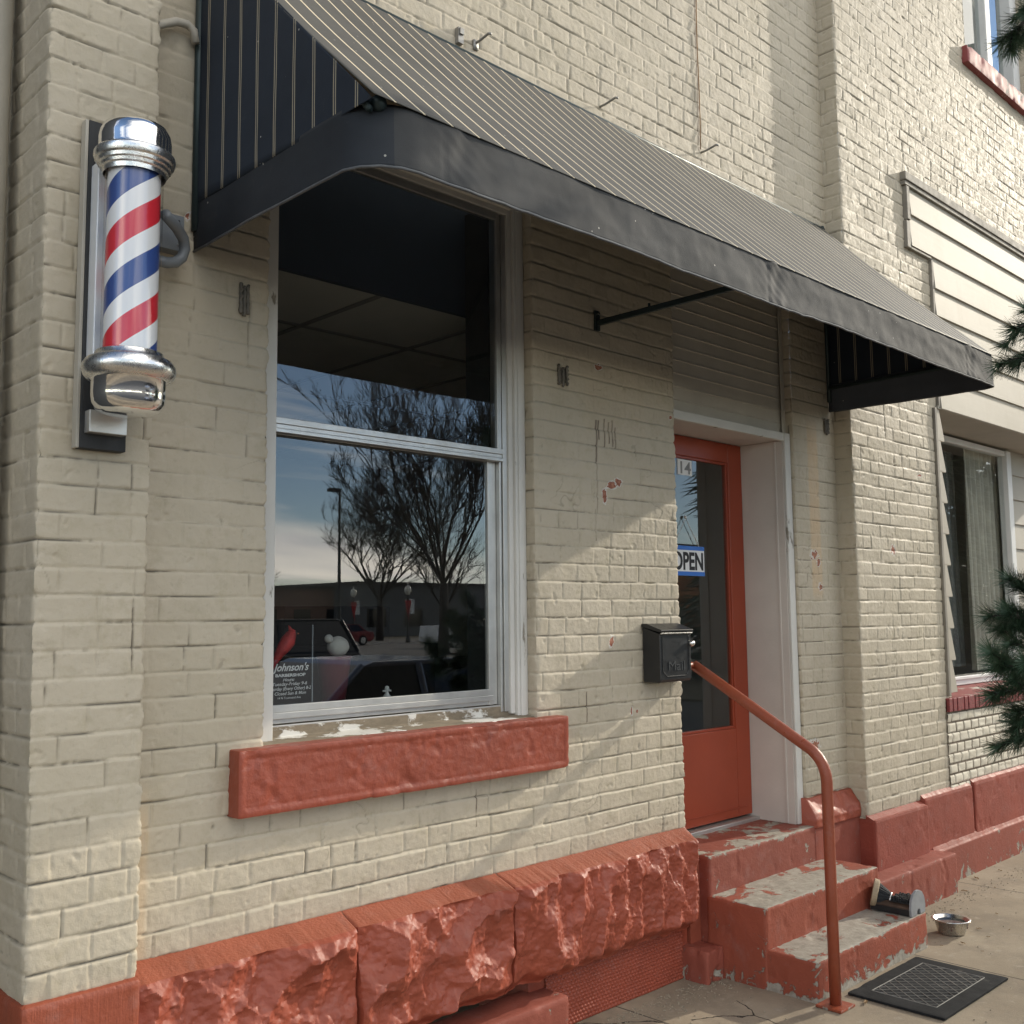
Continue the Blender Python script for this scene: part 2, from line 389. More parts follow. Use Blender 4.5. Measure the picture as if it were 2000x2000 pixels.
def rootloc(o):
    while o.parent: o = o.parent
    return o.location.copy()
def obj(name, mb, mat, parent=None, loc=None, smooth=False, bevel=0, seg=2, attrs=None, fixn=True, sharp=0):
    me = bpy.data.meshes.new(name)
    L = rootloc(parent) if parent else Vector(loc if loc else (0, 0, 0))
    V = np.array(mb.v, dtype=float).reshape(-1, 3) - np.array(L)
    me.from_pydata(V.tolist(), [], mb.f)
    mats = mat if isinstance(mat, list) else [mat]
    for k in mats: me.materials.append(k)
    if len(mats) > 1: me.polygons.foreach_set('material_index', mb.mi)
    if attrs:
        for k, a in attrs.items():
            at = me.attributes.new(k, 'FLOAT', 'POINT'); at.data.foreach_set('value', np.asarray(a, dtype=np.float32))
    if fixn and len(me.polygons) < 60000:
        bm = bmesh.new(); bm.from_mesh(me); bmesh.ops.recalc_face_normals(bm, faces=bm.faces); bm.to_mesh(me); bm.free()
    if smooth: me.polygons.foreach_set('use_smooth', [True]*len(me.polygons))
    if sharp: me.set_sharp_from_angle(angle=rad(sharp))
    me.update()
    o = bpy.data.objects.new(name, me); C.objects.link(o)
    if parent: o.parent = parent
    else: o.location = L
    if bevel:
        b = o.modifiers.new('edge', 'BEVEL'); b.width = bevel; b.segments = seg; b.limit_method = 'ANGLE'; b.angle_limit = rad(40)
        b.harden_normals = False
    return o
def thing(name, label, cat, loc=(0, 0, 0), group=None):
    o = bpy.data.objects.new(name, None); C.objects.link(o); o.location = loc; o.empty_display_size = .1
    o['label'] = label; o['category'] = cat
    if group: o['group'] = group
    return o
def tag(o, label, cat, group=None):
    o['label'] = label; o['category'] = cat
    if group: o['group'] = group
    return o
def struct(o): o['kind'] = 'structure'; return o

def rbox(mb, x0, x1, y0, y1, z0, z1, r=.012, res=.012, amp=.003, fr=14, seed=0, chips=0.0):
    """a block with worn rounded edges and a hand-made, slightly lumpy surface"""
    lo = np.array([x0, y0, z0]); hi = np.array([x1, y1, z1]); c = (lo+hi)/2
    for ax in range(3):
        u, v = [k for k in range(3) if k != ax]
        for sd in (0, 1):
            nu = max(2, int((hi[u]-lo[u])/res)+1); nv = max(2, int((hi[v]-lo[v])/res)+1)
            U, W = np.meshgrid(np.linspace(lo[u], hi[u], nu), np.linspace(lo[v], hi[v], nv), indexing='ij')
            P = np.zeros((nu, nv, 3)); P[..., u] = U; P[..., v] = W; P[..., ax] = hi[ax] if sd else lo[ax]
            q = np.minimum(np.maximum(P, lo+r), hi-r); d = P-q; n = np.linalg.norm(d, axis=-1, keepdims=True); n[n == 0] = 1
            N = d/n; rr = r
            P2 = q + N*rr
            h = amp*fbm(P2[..., 0]*fr+seed, P2[..., 1]*fr, P2[..., 2]*fr, 4)
            if chips:
                e = sstep(.75, 1.2, np.abs(N).sum(-1))              # edges only
                h = h - chips*e*sstep(.1, .5, fbm(P2[..., 0]*9+seed, P2[..., 1]*9+3, P2[..., 2]*9, 3))
            mb.grid(P2 + N*h[..., None])
    return mb

def wear_attr(mb, yf, zt, cx=4.66):
    v = np.array(mb.v); x, y, z = v.T; top = z > zt-.006
    e = .17*np.exp(-np.maximum(zt-z, 0)/.012)*(y < yf+.02)*~top + .16*np.exp(-np.maximum(y-yf, 0)/.02)*top
    e = e + top*(.10*np.exp(-((x-cx)/.34)**2)-.05) + .12*np.exp(-z/.035)*(zt < .2) + .10*np.exp(-np.maximum(x-4.13, 0)/.02)*np.exp(-np.maximum(y-yf, 0)/.02)
    return {'wear': e}
def text(s, size, shear=0, ext=.0005, bold=0):
    cu = bpy.data.curves.new('t', 'FONT'); cu.body = s; cu.size = size; cu.shear = shear; cu.extrude = ext; cu.offset = bold
    cu.align_x = 'LEFT'; cu.resolution_u = 4
    o = bpy.data.objects.new('t', cu); C.objects.link(o)
    dg = bpy.context.evaluated_depsgraph_get(); me = bpy.data.meshes.new_from_object(o.evaluated_get(dg))
    V = [tuple(v.co) for v in me.vertices]; F = [tuple(p.vertices) for p in me.polygons]
    bpy.data.objects.remove(o); bpy.data.curves.remove(cu); bpy.data.meshes.remove(me)
    return V, F
def put_text(mb, s, size, x0, x1, y, z, shear=0, ext=.0006, bold=0, width=None):
    """upright lettering facing the street (-y), squeezed into x0..x1"""
    V, F = text(s, size, shear, ext, bold); xs = [v[0] for v in V]; k = (x1-x0)/(max(xs)-min(xs)) if x1 else 1
    mb.add([(x0+(v[0]-min(xs))*k, y-v[2], z+v[1]) for v in V], F)

# ------------------------------------------------------------------ brickwork
CH = .0755; Z0 = .665
def brick_h(x, z, seed=0, vert=1.0, depth=1.0):
    x, z = np.broadcast_arrays(x, z)
    zw = z + .0045*perlin(x*1.7+seed, z*.9, seed) + .002*perlin(x*9, z*5, seed+2.)
    row = np.floor((zw-Z0)/CH); fz = (zw-Z0)/CH - row
    r = row.astype(np.int64)+300
    head = (r % 7 == 3); L = np.where(head, .107, .213)
    off = (r % 2)*.1065 + (hash01(r, np.full_like(r, 7+seed))-.5)*.05
    xs = (x+off+20)/L
    xi = np.floor(xs).astype(np.int64)
    def jx(i): return (i + (hash01(r, i, np.full_like(i, 1+seed))-.5)*.16)*L
    xa = xs*L; i0 = np.where(xa < jx(xi), xi-1, xi); i0 = np.where(xa > jx(i0+1), i0+1, i0)
    a, b = jx(i0), jx(i0+1); split = hash01(r, i0, np.full_like(i0, 9+seed)) > .72          # some stretchers are two headers
    mid = (a+b)/2; dmid = np.where(split & ~head, np.abs(xa-mid), 9)
    dx = np.minimum(np.minimum(xa-a, b-xa), dmid)
    bid = hash01(r, i0*2 + (split & (xa > mid)), np.full_like(i0, 4+seed))
    bid2 = hash01(r, i0*2 + (split & (xa > mid)), np.full_like(i0, 5+seed))
    dz = np.minimum(fz, 1-fz)*CH
    wob = .0026*fbm(x*38, z*38, seed+1., 4)
    dx = dx+wob; dz = dz+wob
    jz = 1-sstep(.0010, .0060, dz); jxv = (1-sstep(.0008, .0050, dx))
    big = fbm(x*2.3+seed, z*2.3, 4., 3); fill = np.clip(.72+1.3*big, .12, 1.35)
    fillv = np.clip(.62+1.3*fbm(x*3.1, z*3.1, seed+9., 3), .06, 1.3)*vert
    j = np.maximum(jz*fill, jxv*fillv)
    h = -.0048*depth*j
    h = h + (bid-.5)*.0026*(1-j) + ((bid2-.5)*.022+.008)*(fz-.5)*(1-j)*.35
    h = h - .0006*(1-sstep(0, .012, np.minimum(dz, dx*1.3)))                                  # eased arrises
    h = h + .0017*np.exp(-((dz-.0098)/.0032)**2)*fbm(x*14, z*30, seed+4., 3)                  # runs of old paint along the bed joints
    h = h + .0021*fbm(x*11, z*11, seed+6., 4) + .0021*fbm(x*44, z*44, seed+7., 5, .6)
    pit = sstep(.34, .55, fbm(x*6.5+seed, z*15, 12.3, 3))*(1-sstep(.0008, .0048, dz+.0006))
    h = h - .010*pit                                                                        # open, unpointed gaps
    cut = sstep(.36, .46, fbm(x*15, z*15, seed+21., 3)); h = h - .0026*cut
    brk = sstep(-.12, .22, fbm(x*3.3+4, z*9, seed+15., 4)); brk2 = sstep(-.02, .3, fbm(x*9, z*3.3+2, seed+16., 4))
    if seed == 0: brk = brk*(1-.65*sstep(2.2, 2.6, z)*(1-sstep(3.8, 3.95, z)))
    cj = np.maximum((1-sstep(.0006, .0030, dz))*brk, (1-sstep(.0006, .0028, dx))*brk2*np.clip(vert, 0, 1))  # joint lines: cut into the relief and painted dark as shade
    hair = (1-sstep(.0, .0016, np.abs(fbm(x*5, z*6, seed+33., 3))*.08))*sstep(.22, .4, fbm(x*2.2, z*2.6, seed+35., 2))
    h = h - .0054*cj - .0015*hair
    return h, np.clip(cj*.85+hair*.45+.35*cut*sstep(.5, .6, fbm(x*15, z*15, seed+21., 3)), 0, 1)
def corner_e(z, seed=0):
    zw = z; f = (zw-Z0)/CH - np.floor((zw-Z0)/CH); dz = np.minimum(f, 1-f)*CH
    r = np.floor((zw-Z0)/CH).astype(np.int64)+300
    return -.004*(1-sstep(.002, .009, dz)) + (hash01(r, np.full_like(r, 31+seed))-.5)*.005 + .0035*perlin(z*40, seed+.5, 3.) + .003*fbm(z*110, seed+.2, 1., 3) - .004*sstep(.2, .6, perlin(z*13, seed+4.5, 1.)) - .003
def blend_edges(P, U, e_lo, e_hi, a, b, axis, sgn_lo, sgn_hi, Z, h):
    """let the relief run into a shared ragged arris at the two ends"""
    w = np.zeros_like(h); side = np.zeros_like(h)
    if e_lo is not None:
        k = np.exp(-(U-a)/.008)*(U-a < .06); w = np.maximum(w, k); h = h*(1-k)+e_lo*k; side = side - sgn_lo*e_lo*k
    if e_hi is not None:
        k = np.exp(-(b-U)/.008)*(b-U < .06); h = h*(1-k)+e_hi*k; side = side + sgn_hi*e_hi*k
    return h, side
class Wall:
    def __init__(s): s.mb = MB(); s.chip = []; s.tint = []; s.scr = []; s.crk = []
    def attrs(s): return {'chip': np.concatenate(s.chip), 'tint': np.concatenate(s.tint), 'scratch': np.concatenate(s.scr), 'crack_shade': np.concatenate(s.crk)}
    def put(s, P, keep, X, Z, chips=(), tints=(), scr=(), crk=None):
        ch = np.zeros(X.shape); ti = np.zeros(X.shape); sc = np.zeros(X.shape)
        for (cx, cz, rx, rz) in chips:
            d = np.sqrt(((X-cx)/rx)**2+((Z-cz)/rz)**2); c1 = .9-.4*d+.5*fbm(X*55, Z*55, cx, 3); c1[d > 2.2] = 0; ch = np.maximum(ch, c1)
        ch = np.clip(ch, 0, 1)
        P[..., 1] += .0014*(ch > .5)
        for (a, b, c, d, k) in tints:
            q = sstep(a-.012, a+.012, X)*(1-sstep(b-.012, b+.012, X))*sstep(c-.05, c+.05, Z)*(1-sstep(d-.1, d+.1, Z)); ti = np.maximum(ti, q*k*(.8+.4*fbm(X*8, Z*8, 2., 3)))
        for (a, c, d, w) in scr:
            q = np.exp(-((X-a-.003*perlin(Z*22, a*9, 0))/w)**2)*((Z > c) & (Z < d)); sc = np.maximum(sc, q)
        s.mb.grid(P, keep)
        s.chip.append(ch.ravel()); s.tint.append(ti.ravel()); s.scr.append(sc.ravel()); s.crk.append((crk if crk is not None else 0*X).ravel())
    def front(s, x0, x1, z0, z1, y, dx, dz, holes=(), seed=0, elo=None, ehi=None, lean=0, vfun=None, **kw):
        def ticks(a, b, d, cuts):
            c = sorted({a, b, *[t for t in cuts if a < t < b]}); o = [c[0]]
            for p, q in zip(c, c[1:]): o += list(np.linspace(p, q, max(2, int(round((q-p)/d))+1))[1:])
            return np.array(o)
        xs = ticks(x0, x1, dx, [t for h in holes for t in h[:2]]); zs = ticks(z0, z1, dz, [t for h in holes for t in h[2:]])
        X, Z = np.meshgrid(xs, zs, indexing='ij')
        h, crk = brick_h(X, Z, seed, vfun(X, Z) if vfun else 1.0)
        el = corner_e(Z, elo) if elo is not None else None; eh = corner_e(Z, ehi) if ehi is not None else None
        h, side = blend_edges(None, X, el, eh, x0, x1, 0, 1, 1, Z, h)
        for (a, b, c, d, e1, e2) in [hh+(None, None) if len(hh) == 4 else hh for hh in holes]:
            inz = (Z > c-.001) & (Z < d+.001)
            for t, ee, sg in ((a, e1, 1), (b, e2, -1)):
                if ee is None: continue
                dist = (t-X)*sg; k = np.exp(-np.abs(dist)/.008)*(dist > -1e-6)*(dist < .06)*inz
                e = corner_e(Z, ee); h = h*(1-k)+e*k; side = side + sg*e*k
        P = np.stack([X+side, y-h, Z], -1)
        if lean: P[..., 0] += lean*(3.39-Z)*np.clip((x1-X)/(x1-x0), 0, 1)
        keep = np.ones((len(xs)-1, len(zs)-1), bool)
        xm = (xs[1:]+xs[:-1])/2; zm = (zs[1:]+zs[:-1])/2
        for hh in holes:
            a, b, c, d = hh[:4]; keep &= ~(((xm > a) & (xm < b))[:, None] & ((zm > c) & (zm < d))[None, :])
        s.put(P, keep, X, Z, crk=crk, **kw)
    def ret(s, x, y0, y1, z0, z1, sgn, res, dz, seed=0, e=None, lean=0):
        """return face at x; y0 = outer arris, y1 = inner; sgn -1 faces left, +1 faces right"""
        ys = np.linspace(y0, y1, max(3, int(round((y1-y0)/res))+1)); zs = np.linspace(z0, z1, max(2, int(round((z1-z0)/dz))+1))
        Yy, Z = np.meshgrid(ys, zs, indexing='ij'); h, crk = brick_h(Yy*1.0+x, Z, seed+3)
        side = 0*h
        if e is not None:
            k = np.exp(-(Yy-y0)/.008)*(Yy-y0 < .06); ee = corner_e(Z, e); h = h*(1-k)+ee*k; side = -ee*k
        P = np.stack([x+sgn*h, Yy+side, Z], -1)
        if lean: P[..., 0] += lean*(3.39-Z)
        if sgn < 0: P = P[::-1]; crk = crk[::-1]
        s.put(P, None, Yy*0+50, Z, crk=crk)
    def obj(s, name, parent):
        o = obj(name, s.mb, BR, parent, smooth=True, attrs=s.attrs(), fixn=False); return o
# ------------------------------------------------------------------ the shop building
B = thing('brick_building', 'cream painted brick barbershop with red rough stone base, tall sash window and red door', 'building', (3.4, .2, 0))
w = Wall(); FB = dict(seed=0)
vf = lambda X, Z: np.where((X > 2.9), 1-.82*sstep(1.75, 2.25, Z+.12*perlin(X*3, Z*3, 1.)), 1-.35*sstep(1.3, 1.8, Z))
chips = [(3.557, 2.235, .026, .016), (3.60, 2.25, .02, .017), (3.505, 2.18, .016, .026), (3.66, 1.225, .008, .016), (3.70, 1.222, .006, .007), (3.53, 1.54, .012, .02),
         (1.502, 2.998, .022, .03), (1.50, 2.93, .008, .012), (3.475, 2.76, .02, .012), (5.30, 1.98, .035, .02), (5.345, 1.94, .02, .016), (5.36, 1.80, .018, .018), (5.22, .93, .045, .028), (4.0, 2.6, .01, .01)]
tints = [(5.27, 5.38, 1.75, 2.70, .9), (1.35, 1.415, .66, 1.12, .6), (3.38, 3.8, 2.45, 2.75, .10)]
scr = [(3.455, 2.33, 2.52, .004), (3.455, 2.10, 2.33, .0022), (3.47, 2.43, 2.52, .004), (3.51, 2.40, 2.53, .003), (3.54, 2.42, 2.52, .003), (3.565, 2.41, 2.53, .003), (3.585, 2.40, 2.50, .003),
       (3.44, 1.98, 2.12, .0018), (3.56, 2.05, 2.10, .0015), (3.36, 1.2, 1.33, .0025), (2.72, .86, 1.0, .002)]
w.front(1.33, 5.60, .655, 2.95, 0, .0052, .0038, [(1.80, 3.057, 1.24, 2.95, 61, 62), (4.036, 5.12, .5, 2.95, 63, 64)], vfun=vf, chips=chips, tints=tints, scr=scr)
w.front(1.33, 5.60, 2.95, 3.96, 0, .009, .006, [(1.80, 3.057, 2.9, 3.43, 61, 62), (4.036, 5.12, 2.9, 3.6, 63, 64)], vfun=vf)
w.front(1.33, 5.60, 5.5, 6.7, 0, .02, .012, [])
w.front(1.33, 5.60, 3.96, 5.5, 0, .0068, .0048, [], scr=[(4.30, 4.03, 5.6, .004), (4.32, 3.9, 4.03, .002)], vfun=lambda X, Z: 1.25+0*X)
w.ret(1.80, 0, .07, 1.2, 3.45, 1, .006, .006, e=61); w.ret(3.057, 0, .07, 1.2, 3.45, -1, .006, .005, e=62)
w.ret(4.036, 0, .34, .5, 3.6, 1, .012, .006, e=63); w.ret(5.12, 0, .09, .5, 3.6, -1, .006, .005, e=64)
w.obj('brick_wall', B)
w = Wall()
w.front(1.012, 1.342, .665, 3.9, -.12, .0048, .0045, [], seed=2, elo=41, ehi=42, lean=.0077); w.front(1.012, 1.342, 3.9, 6.7, -.12, .015, .012, [], seed=2, elo=41, ehi=42, lean=.0077)
w.ret(1.012, -.12, .34, .0, 6.7, -1, .007, .006, seed=2, e=41, lean=.0077); w.ret(1.342, -.12, .02, .665, 6.7, 1, .007, .006, seed=2, e=42)
w.obj('corner_pilaster', B)
o = obj('pilaster_base', rbox(MB(), 1.024, 1.343, -.138, .33, -.02, .668, .014, .012, .003, 14, 3), REDT, B, smooth=True)

# window
m = MB()
m.box(2.998, 3.057, .05, .13, 1.25, 3.43).box(1.795, 1.862, .05, .13, 1.25, 3.43).box(1.862, 2.998, .05, .13, 3.375, 3.43)
m.box(3.012, 3.040, .044, .05, 1.25, 3.40).box(2.974, 2.998, .064, .13, 1.26, 3.375).box(1.862, 1.872, .066, .13, 1.26, 3.375).box(1.872, 2.974, .064, .13, 3.352, 3.375)
W1 = obj('window', m, WHITEP, B, bevel=.004)
m = MB()
m.box(2.948, 2.974, .074, .13, 1.27, 3.352).box(2.932, 2.944, .08, .13, 1.27, 3.352).box(2.944, 2.948, .092, .13, 1.27, 3.352)
m.box(1.852, 1.872, .072, .13, 1.27, 3.352).box(1.872, 2.932, .075, .13, 3.335, 3.352).box(1.872, 2.932, .085, .13, 1.270, 1.296)
obj('storm_frame', m, ALU, W1, bevel=.0015)
m = MB()
m.box(2.908, 2.931, .062, .085, 2.29, 3.334).box(1.853, 1.862, .062, .085, 2.29, 3.334).box(1.862, 2.908, .064, .085, 3.312, 3.334)
m.box(1.853, 2.931, .056, .084, 2.316, 2.338).box(1.853, 2.931, .060, .084, 2.300, 2.3155).box(1.853, 2.934, .055, .084, 2.286, 2.2995)
obj('upper_sash', m, ALU, W1, bevel=.0015); 
m = MB()
m.box(2.878, 2.902, .092, .116, 1.30, 2.33).box(2.906, 2.930, .10, .116, 1.30, 2.33).box(1.853, 1.864, .092, .116, 1.30, 2.33)
m.box(1.864, 2.878, .09, .116, 1.338, 1.362).box(1.864, 2.90, .086, .116, 1.316, 1.3375).box(1.864, 2.90, .097, .116, 1.3005, 1.3155).box(1.864, 2.878, .095, .118, 2.286, 2.325)
obj('lower_sash', m, ALU, W1, bevel=.0015)
obj('pane', MB().box(1.860, 2.910, .0700, .0740, 2.336, 3.314), GLASS, W1); obj('pane', MB().box(1.862, 2.880, .1010, .1050, 1.360, 2.292), GLASS, W1)
m = MB(); m.prism([(.012, 1.246), (.082, 1.258), (.084, 1.292), (.13, 1.302), (.13, 1.22), (.012, 1.22)], 1.80, 3.057)
obj('stool', m, SILLWOOD, W1, bevel=.003)
obj('inner_casing', MB().box(2.93, 3.03, .135, .28, 1.28, 3.4).box(1.78, 1.85, .135, .28, 1.28, 3.4).box(1.62, 3.1, .135, .45, 1.262, 1.2995), DARK, W1)
sl = rbox(MB(), 1.676, 3.179, -.062, .05, 1.038, 1.245, .005, .0065, .0011, 26, 5, .009); v = np.array(sl.v)
dd = np.minimum(np.minimum(v[:, 0]-1.676, 3.179-v[:, 0]), np.minimum(v[:, 2]-1.038, 1.245-v[:, 2])); k = (v[:, 1] < -.054)
v[:, 1] += k*(sstep(.024, .030, dd)*(.0022+.0032*fbm(v[:, 0]*30, v[:, 2]*30, 2., 4)+.004*sstep(.3, .6, fbm(v[:, 0]*7, v[:, 2]*7, 5., 3))) + .0022*np.exp(-((dd-.027)/.004)**2)+.0008*perlin(v[:, 0]*160, v[:, 2]*12, 1.)*(dd < .027)); sl.v = v.tolist()
obj('window_sill', sl, REDSILL, B, smooth=True, sharp=35)

# rough stone base: three rock-faced blocks under a tooled wash
def stone(x0, x1, seed, flute=0, end=False):
    xs = np.linspace(x0, x1, int((x1-x0)/.0052)); zs = np.linspace(.632, .238, 84)
    X, Z = np.meshgrid(xs, zs, indexing='ij')
    ed = np.minimum(X-x0, x1-X); ed = np.minimum(ed, .2); t = (.632-Z)/.394
    mg = .45+.55*sstep(.004, .030, ed+.010*perlin(X*30, Z*12, seed)); mg = mg*sstep(0, .004, ed); tm = sstep(.0, .034, (.632-Z)+.018*fbm(X*14, X*0+seed, 0., 3))
    wx = .045*fbm(X*5, Z*5, seed+.3, 4); wz = .045*fbm(X*5+9, Z*5, seed+.7, 4)
    if flute: F = scoop(X+wx*1.2, Z*.28+wz*.4, 9.0, seed, .9, .9)+.45*scoop(X+wx, Z+wz, 9.5, seed+20)*sstep(.45, .1, t)+.18*scoop(X+wx, Z*.5, 24, seed)
    else: F = scoop(X+wx*1.2, Z+wz*1.2, 6.6, seed, 1.0, 1.1)+.30*scoop(X+wx, Z+wz, 14, seed+40)+.05*scoop(X+wx, Z, 33, seed)
    bul = np.clip(.064*(F-(.42 if flute else .42)), -.034, .055) + .016*np.sin(np.pi*np.clip(t*.95, 0, 1)) + .013*fbm(X*16, Z*16, seed, 5) + .0045*fbm(X*70, Z*70, seed, 3)
    gr = sstep(0, .007, ed)*(.75+.25*sstep(.005, .03, ed))
    Yy = -.088*(.62+.38*sstep(0, .006, ed)) - bul*gr*sstep(-.002, .020, (.632-Z)+.012*fbm(X*22, X*0+seed, 0., 3)+.008)
    bot = sstep(.86, 1.0, t+.05*fbm(X*10, X*0, seed, 3)); Yy = Yy*(1-bot*.55)
    Zb = Z + .024*fbm(X*8, X*0+seed, 0., 3)*sstep(.5, 1, t)
    P = np.stack([X, Yy, Zb], -1)
    if end:                                                        # roll the last columns round the corner of the opening
        k = sstep(.0, .05, x1-X); P[..., 1] = P[..., 1]*k + (-.01)*(1-k)*0 + P[..., 1]*(1-k)*.55
        e = P[-1:].copy(); e[..., 1] = .30; P = np.concatenate([P, e], 0)
    top = P[:, :1].copy(); top[..., 1] = .004; top[..., 2] = .670
    tp = P[:, :1].copy(); ed2 = P[:, :1, 0]
    tp[..., 1] += .0; rows = [top*(1-q)+tp*q for q in np.linspace(0, .97, 12)]
    for r in rows: r[..., 2] += .0014*perlin(r[..., 0]*180, r[..., 1]*8, 3.)
    mw = MB(); mw.grid(np.concatenate(rows+[tp], 1))
    bt = P[:, -1:].copy(); bt[..., 1] = .09; bt[..., 2] -= .0
    mb = MB(); mb.grid(np.concatenate([P, bt], 1)); return mb, mw
for (a, b, s, fl, en) in ((1.344, 2.104, 3, 0, 0), (2.107, 2.820, 8, 0, 0), (2.823, 4.032, 13, 1, 1)):
    mb, mw = stone(a, b, s, fl, en); st = obj('stone_block', mb, RED, B, smooth=True, fixn=True, sharp=24); obj('tooled_wash', mw, REDWASH, st, smooth=True)
obj('base_footing', rbox(MB(), .9, 3.092, -.122, .06, -.05, .182, .012, .012, .004, 9, 9, .006), LEDGE, B, smooth=True)
xs = np.linspace(3.09, 3.992, 250); zs = np.linspace(0, .30, 84); X, Z = np.meshgrid(xs, zs, indexing='ij')
r_ = np.floor(Z/.0150); ux = (X/.0205 + .5*(r_ % 2)) % 1 - .5; uz = (Z/.0150) % 1 - .5
dome = np.maximum(0, 1-((ux/.30)**2+(uz/.36)**2))
P = np.stack([X, .004-.0062*dome-.003*perlin(X*6, Z*6, 0)-.0*X, Z], -1); m = MB(); m.grid(P); obj('vent_panel', m, REDSILL, B, smooth=True, fixn=False)
obj('base_backing', MB().box(3.0, 4.04, .012, .3, 0, .6), REDSILL, B)

# doorway
m = MB(); m.box(5.057, 5.12, .034, .36, .528, 2.61).box(4.036, 4.147, .12, .36, .528, 2.61).box(4.036, 5.12, .046, .36, 2.611, 2.648)
m.box(5.052, 5.0568, .075, .0885, .53, 2.61)
DF = obj('door_frame', m, JAMB, B, bevel=.003)
obj('casing', MB().box(5.060, 5.118, .018, .0338, .53, 2.652).box(4.036, 5.0598, .022, .0455, 2.606, 2.652), WHITEP, DF, bevel=.004)
obj('threshold', MB().box(4.10, 5.056, .255, .36, .52, .546), ALU, DF, bevel=.003)
m = MB(); m.box(4.148, 4.28, .30, .342, .556, 2.608).box(4.92, 5.054, .30, .342, .556, 2.608).box(4.28, 4.92, .30, .342, 2.50, 2.608).box(4.28, 4.92, .30, .342, .556, 1.03)
DR = obj('door', m, DOORRED, B, bevel=.004)
m = MB(); m.box(4.905, 4.9195, .307, .335, 1.03, 2.50).box(4.2805, 4.295, .307, .335, 1.03, 2.50).box(4.295, 4.905, .307, .335, 2.486, 2.4995).box(4.295, 4.905, .307, .335, 1.0305, 1.044)
obj('glazing_bead', m, DOORRED, DR, bevel=.002); obj('pane', MB().box(4.29, 4.91, .318, .322, 1.04, 2.49), GLASSD, DR)
m = MB(); m.box(4.470, 4.598, .3150, .3162, 2.398, 2.482); NP = obj('house_number', m, SIGNW, DR)
m = MB(); put_text(m, '14', .092, 4.496, 4.588, .3145, 2.407, 0, .0003, .0015); obj('numeral', m, PRINTG, NP)
obj('door_kick', MB().box(4.20, 5.00, .2965, .3005, .60, .604), DOORRED, DR)
pr = []; z = 2.653
while z < 3.60:
    pr += [(.060, z+.002), (.060, z+.058), (.0555, z+.0600), (.0555, z+.0640), (.0615, z+.0662)]; z += .0675
m = MB(); m.prism(pr+[(.12, 3.60), (.12, 2.653)], 4.036, 5.118); obj('board_panel', m, CREAM, B)
obj('board_trim', MB().box(5.085, 5.12, .044, .0495, 2.655, 3.6), CREAM, B, bevel=.002)

# shop interior behind the glass
m = MB(); m.box(1.50, 1.55, .14, 4.4, .4, 3.7).box(5.55, 5.60, .36, 4.4, .4, 3.7).box(1.5, 5.6, 4.35, 4.4, .4, 3.7)
m.box(1.5, 1.8, .1, .14, .4, 3.7).box(3.07, 4.04, .36, .40, .4, 3.7).box(5.13, 5.6, .36, .4, .4, 3.7)
IN = obj('interior_wall', m, DIM, B)
obj('interior_floor', MB().box(1.5, 5.6, .36, 4.4, .40, .52), FLOORI, B)
m = MB(); m.box(1.5, 5.6, .32, 4.4, 2.965, 3.0); CE = obj('interior_ceiling', m, CEIL, B)
m = MB(); [m.box(x-.012, x+.012, .33, 4.35, 2.958, 2.9645) for x in (1.9, 2.51, 3.12, 3.73, 4.34, 4.95)]; [m.box(1.5, 5.6, y-.012, y+.012, 2.9575, 2.9640) for y in (.92, 2.14, 3.36)]
obj('ceiling_grid', m, CEILG, CE)
obj('bulkhead', MB().box(1.5, 3.4, .29, .319, 2.955, 3.7), NAVY, B)
obj('counter', MB().box(3.5, 5.4, 3.4, 4.3, .52, 1.45).box(4.3, 5.3, 3.9, 4.3, 1.45, 1.75).box(5.2, 5.5, 1.4, 3.2, .52, 1.35), DARK, B)

# stone and plinth right of the door, pier
xs = np.linspace(5.09, 5.577, 60)
prof = [(.02, .664), (-.010, .660), (-.022, .640), (-.058, .585), (-.068, .555), (-.066, .515), (-.02, .50)]
pp = []
for a, b in zip(prof, prof[1:]): pp += [tuple(np.array(a)*(1-q)+np.array(b)*q) for q in np.linspace(0, 1, 8)[:-1]]
pp = np.array(pp+[prof[-1]]); X = np.repeat(xs[:, None], len(pp), 1); q = .010*(facet(X, pp[None, :, 1]+0*X, 11, 4)-.3)+.006*fbm(X*20, pp[None, :, 1]*20+0*X, 0., 3)
P = np.stack([X, pp[None, :, 0]-q*sstep(0, .02, X-5.09), pp[None, :, 1]+q*.3], -1); e = P[:1].copy(); e[..., 1] = .05; P = np.concatenate([e, P], 0)
m = MB(); m.grid(P); obj('stone_block', m, RED, B, smooth=True)
obj('plinth', rbox(MB(), 5.09, 5.585, -.062, .1, -.02, .53, .008, .02, .002, 8, 2), LEDGE, B, smooth=True)

# ------------------------------------------------------------------ shop next door (same brick front, lap-sided shopfront)
N = thing('shopfront_building', 'cream brick neighbouring shop with white lap siding, curtained window and split-face veneer', 'building', (7.5, .2, 0))
w = Wall()
w.front(5.58, 6.76, .49, 4.5, -.11, .0072, .0056, [], seed=4, elo=51, chips=[(6.04, 2.03, .022, .025), (6.45, 2.52, .02, .01)], vfun=lambda X, Z: .9+0*X)
w.front(6.70, 9.0, 4.36, 6.6, -.11, .0085, .0062, [(7.59, 8.85, 5.80, 6.6)], seed=4); w.front(9.0, 10.5, 4.36, 7.4, -.11, .03, .02, [], seed=4); w.front(6.70, 9.0, 6.6, 7.4, -.11, .03, .02, [(7.59, 8.85, 6.5, 7.2)], seed=4)
w.front(5.58, 6.70, 4.5, 6.4, -.11, .0075, .0056, [], seed=4, elo=51); w.front(5.58, 6.70, 6.4, 7.4, -.11, .02, .015, [], seed=4, elo=51)
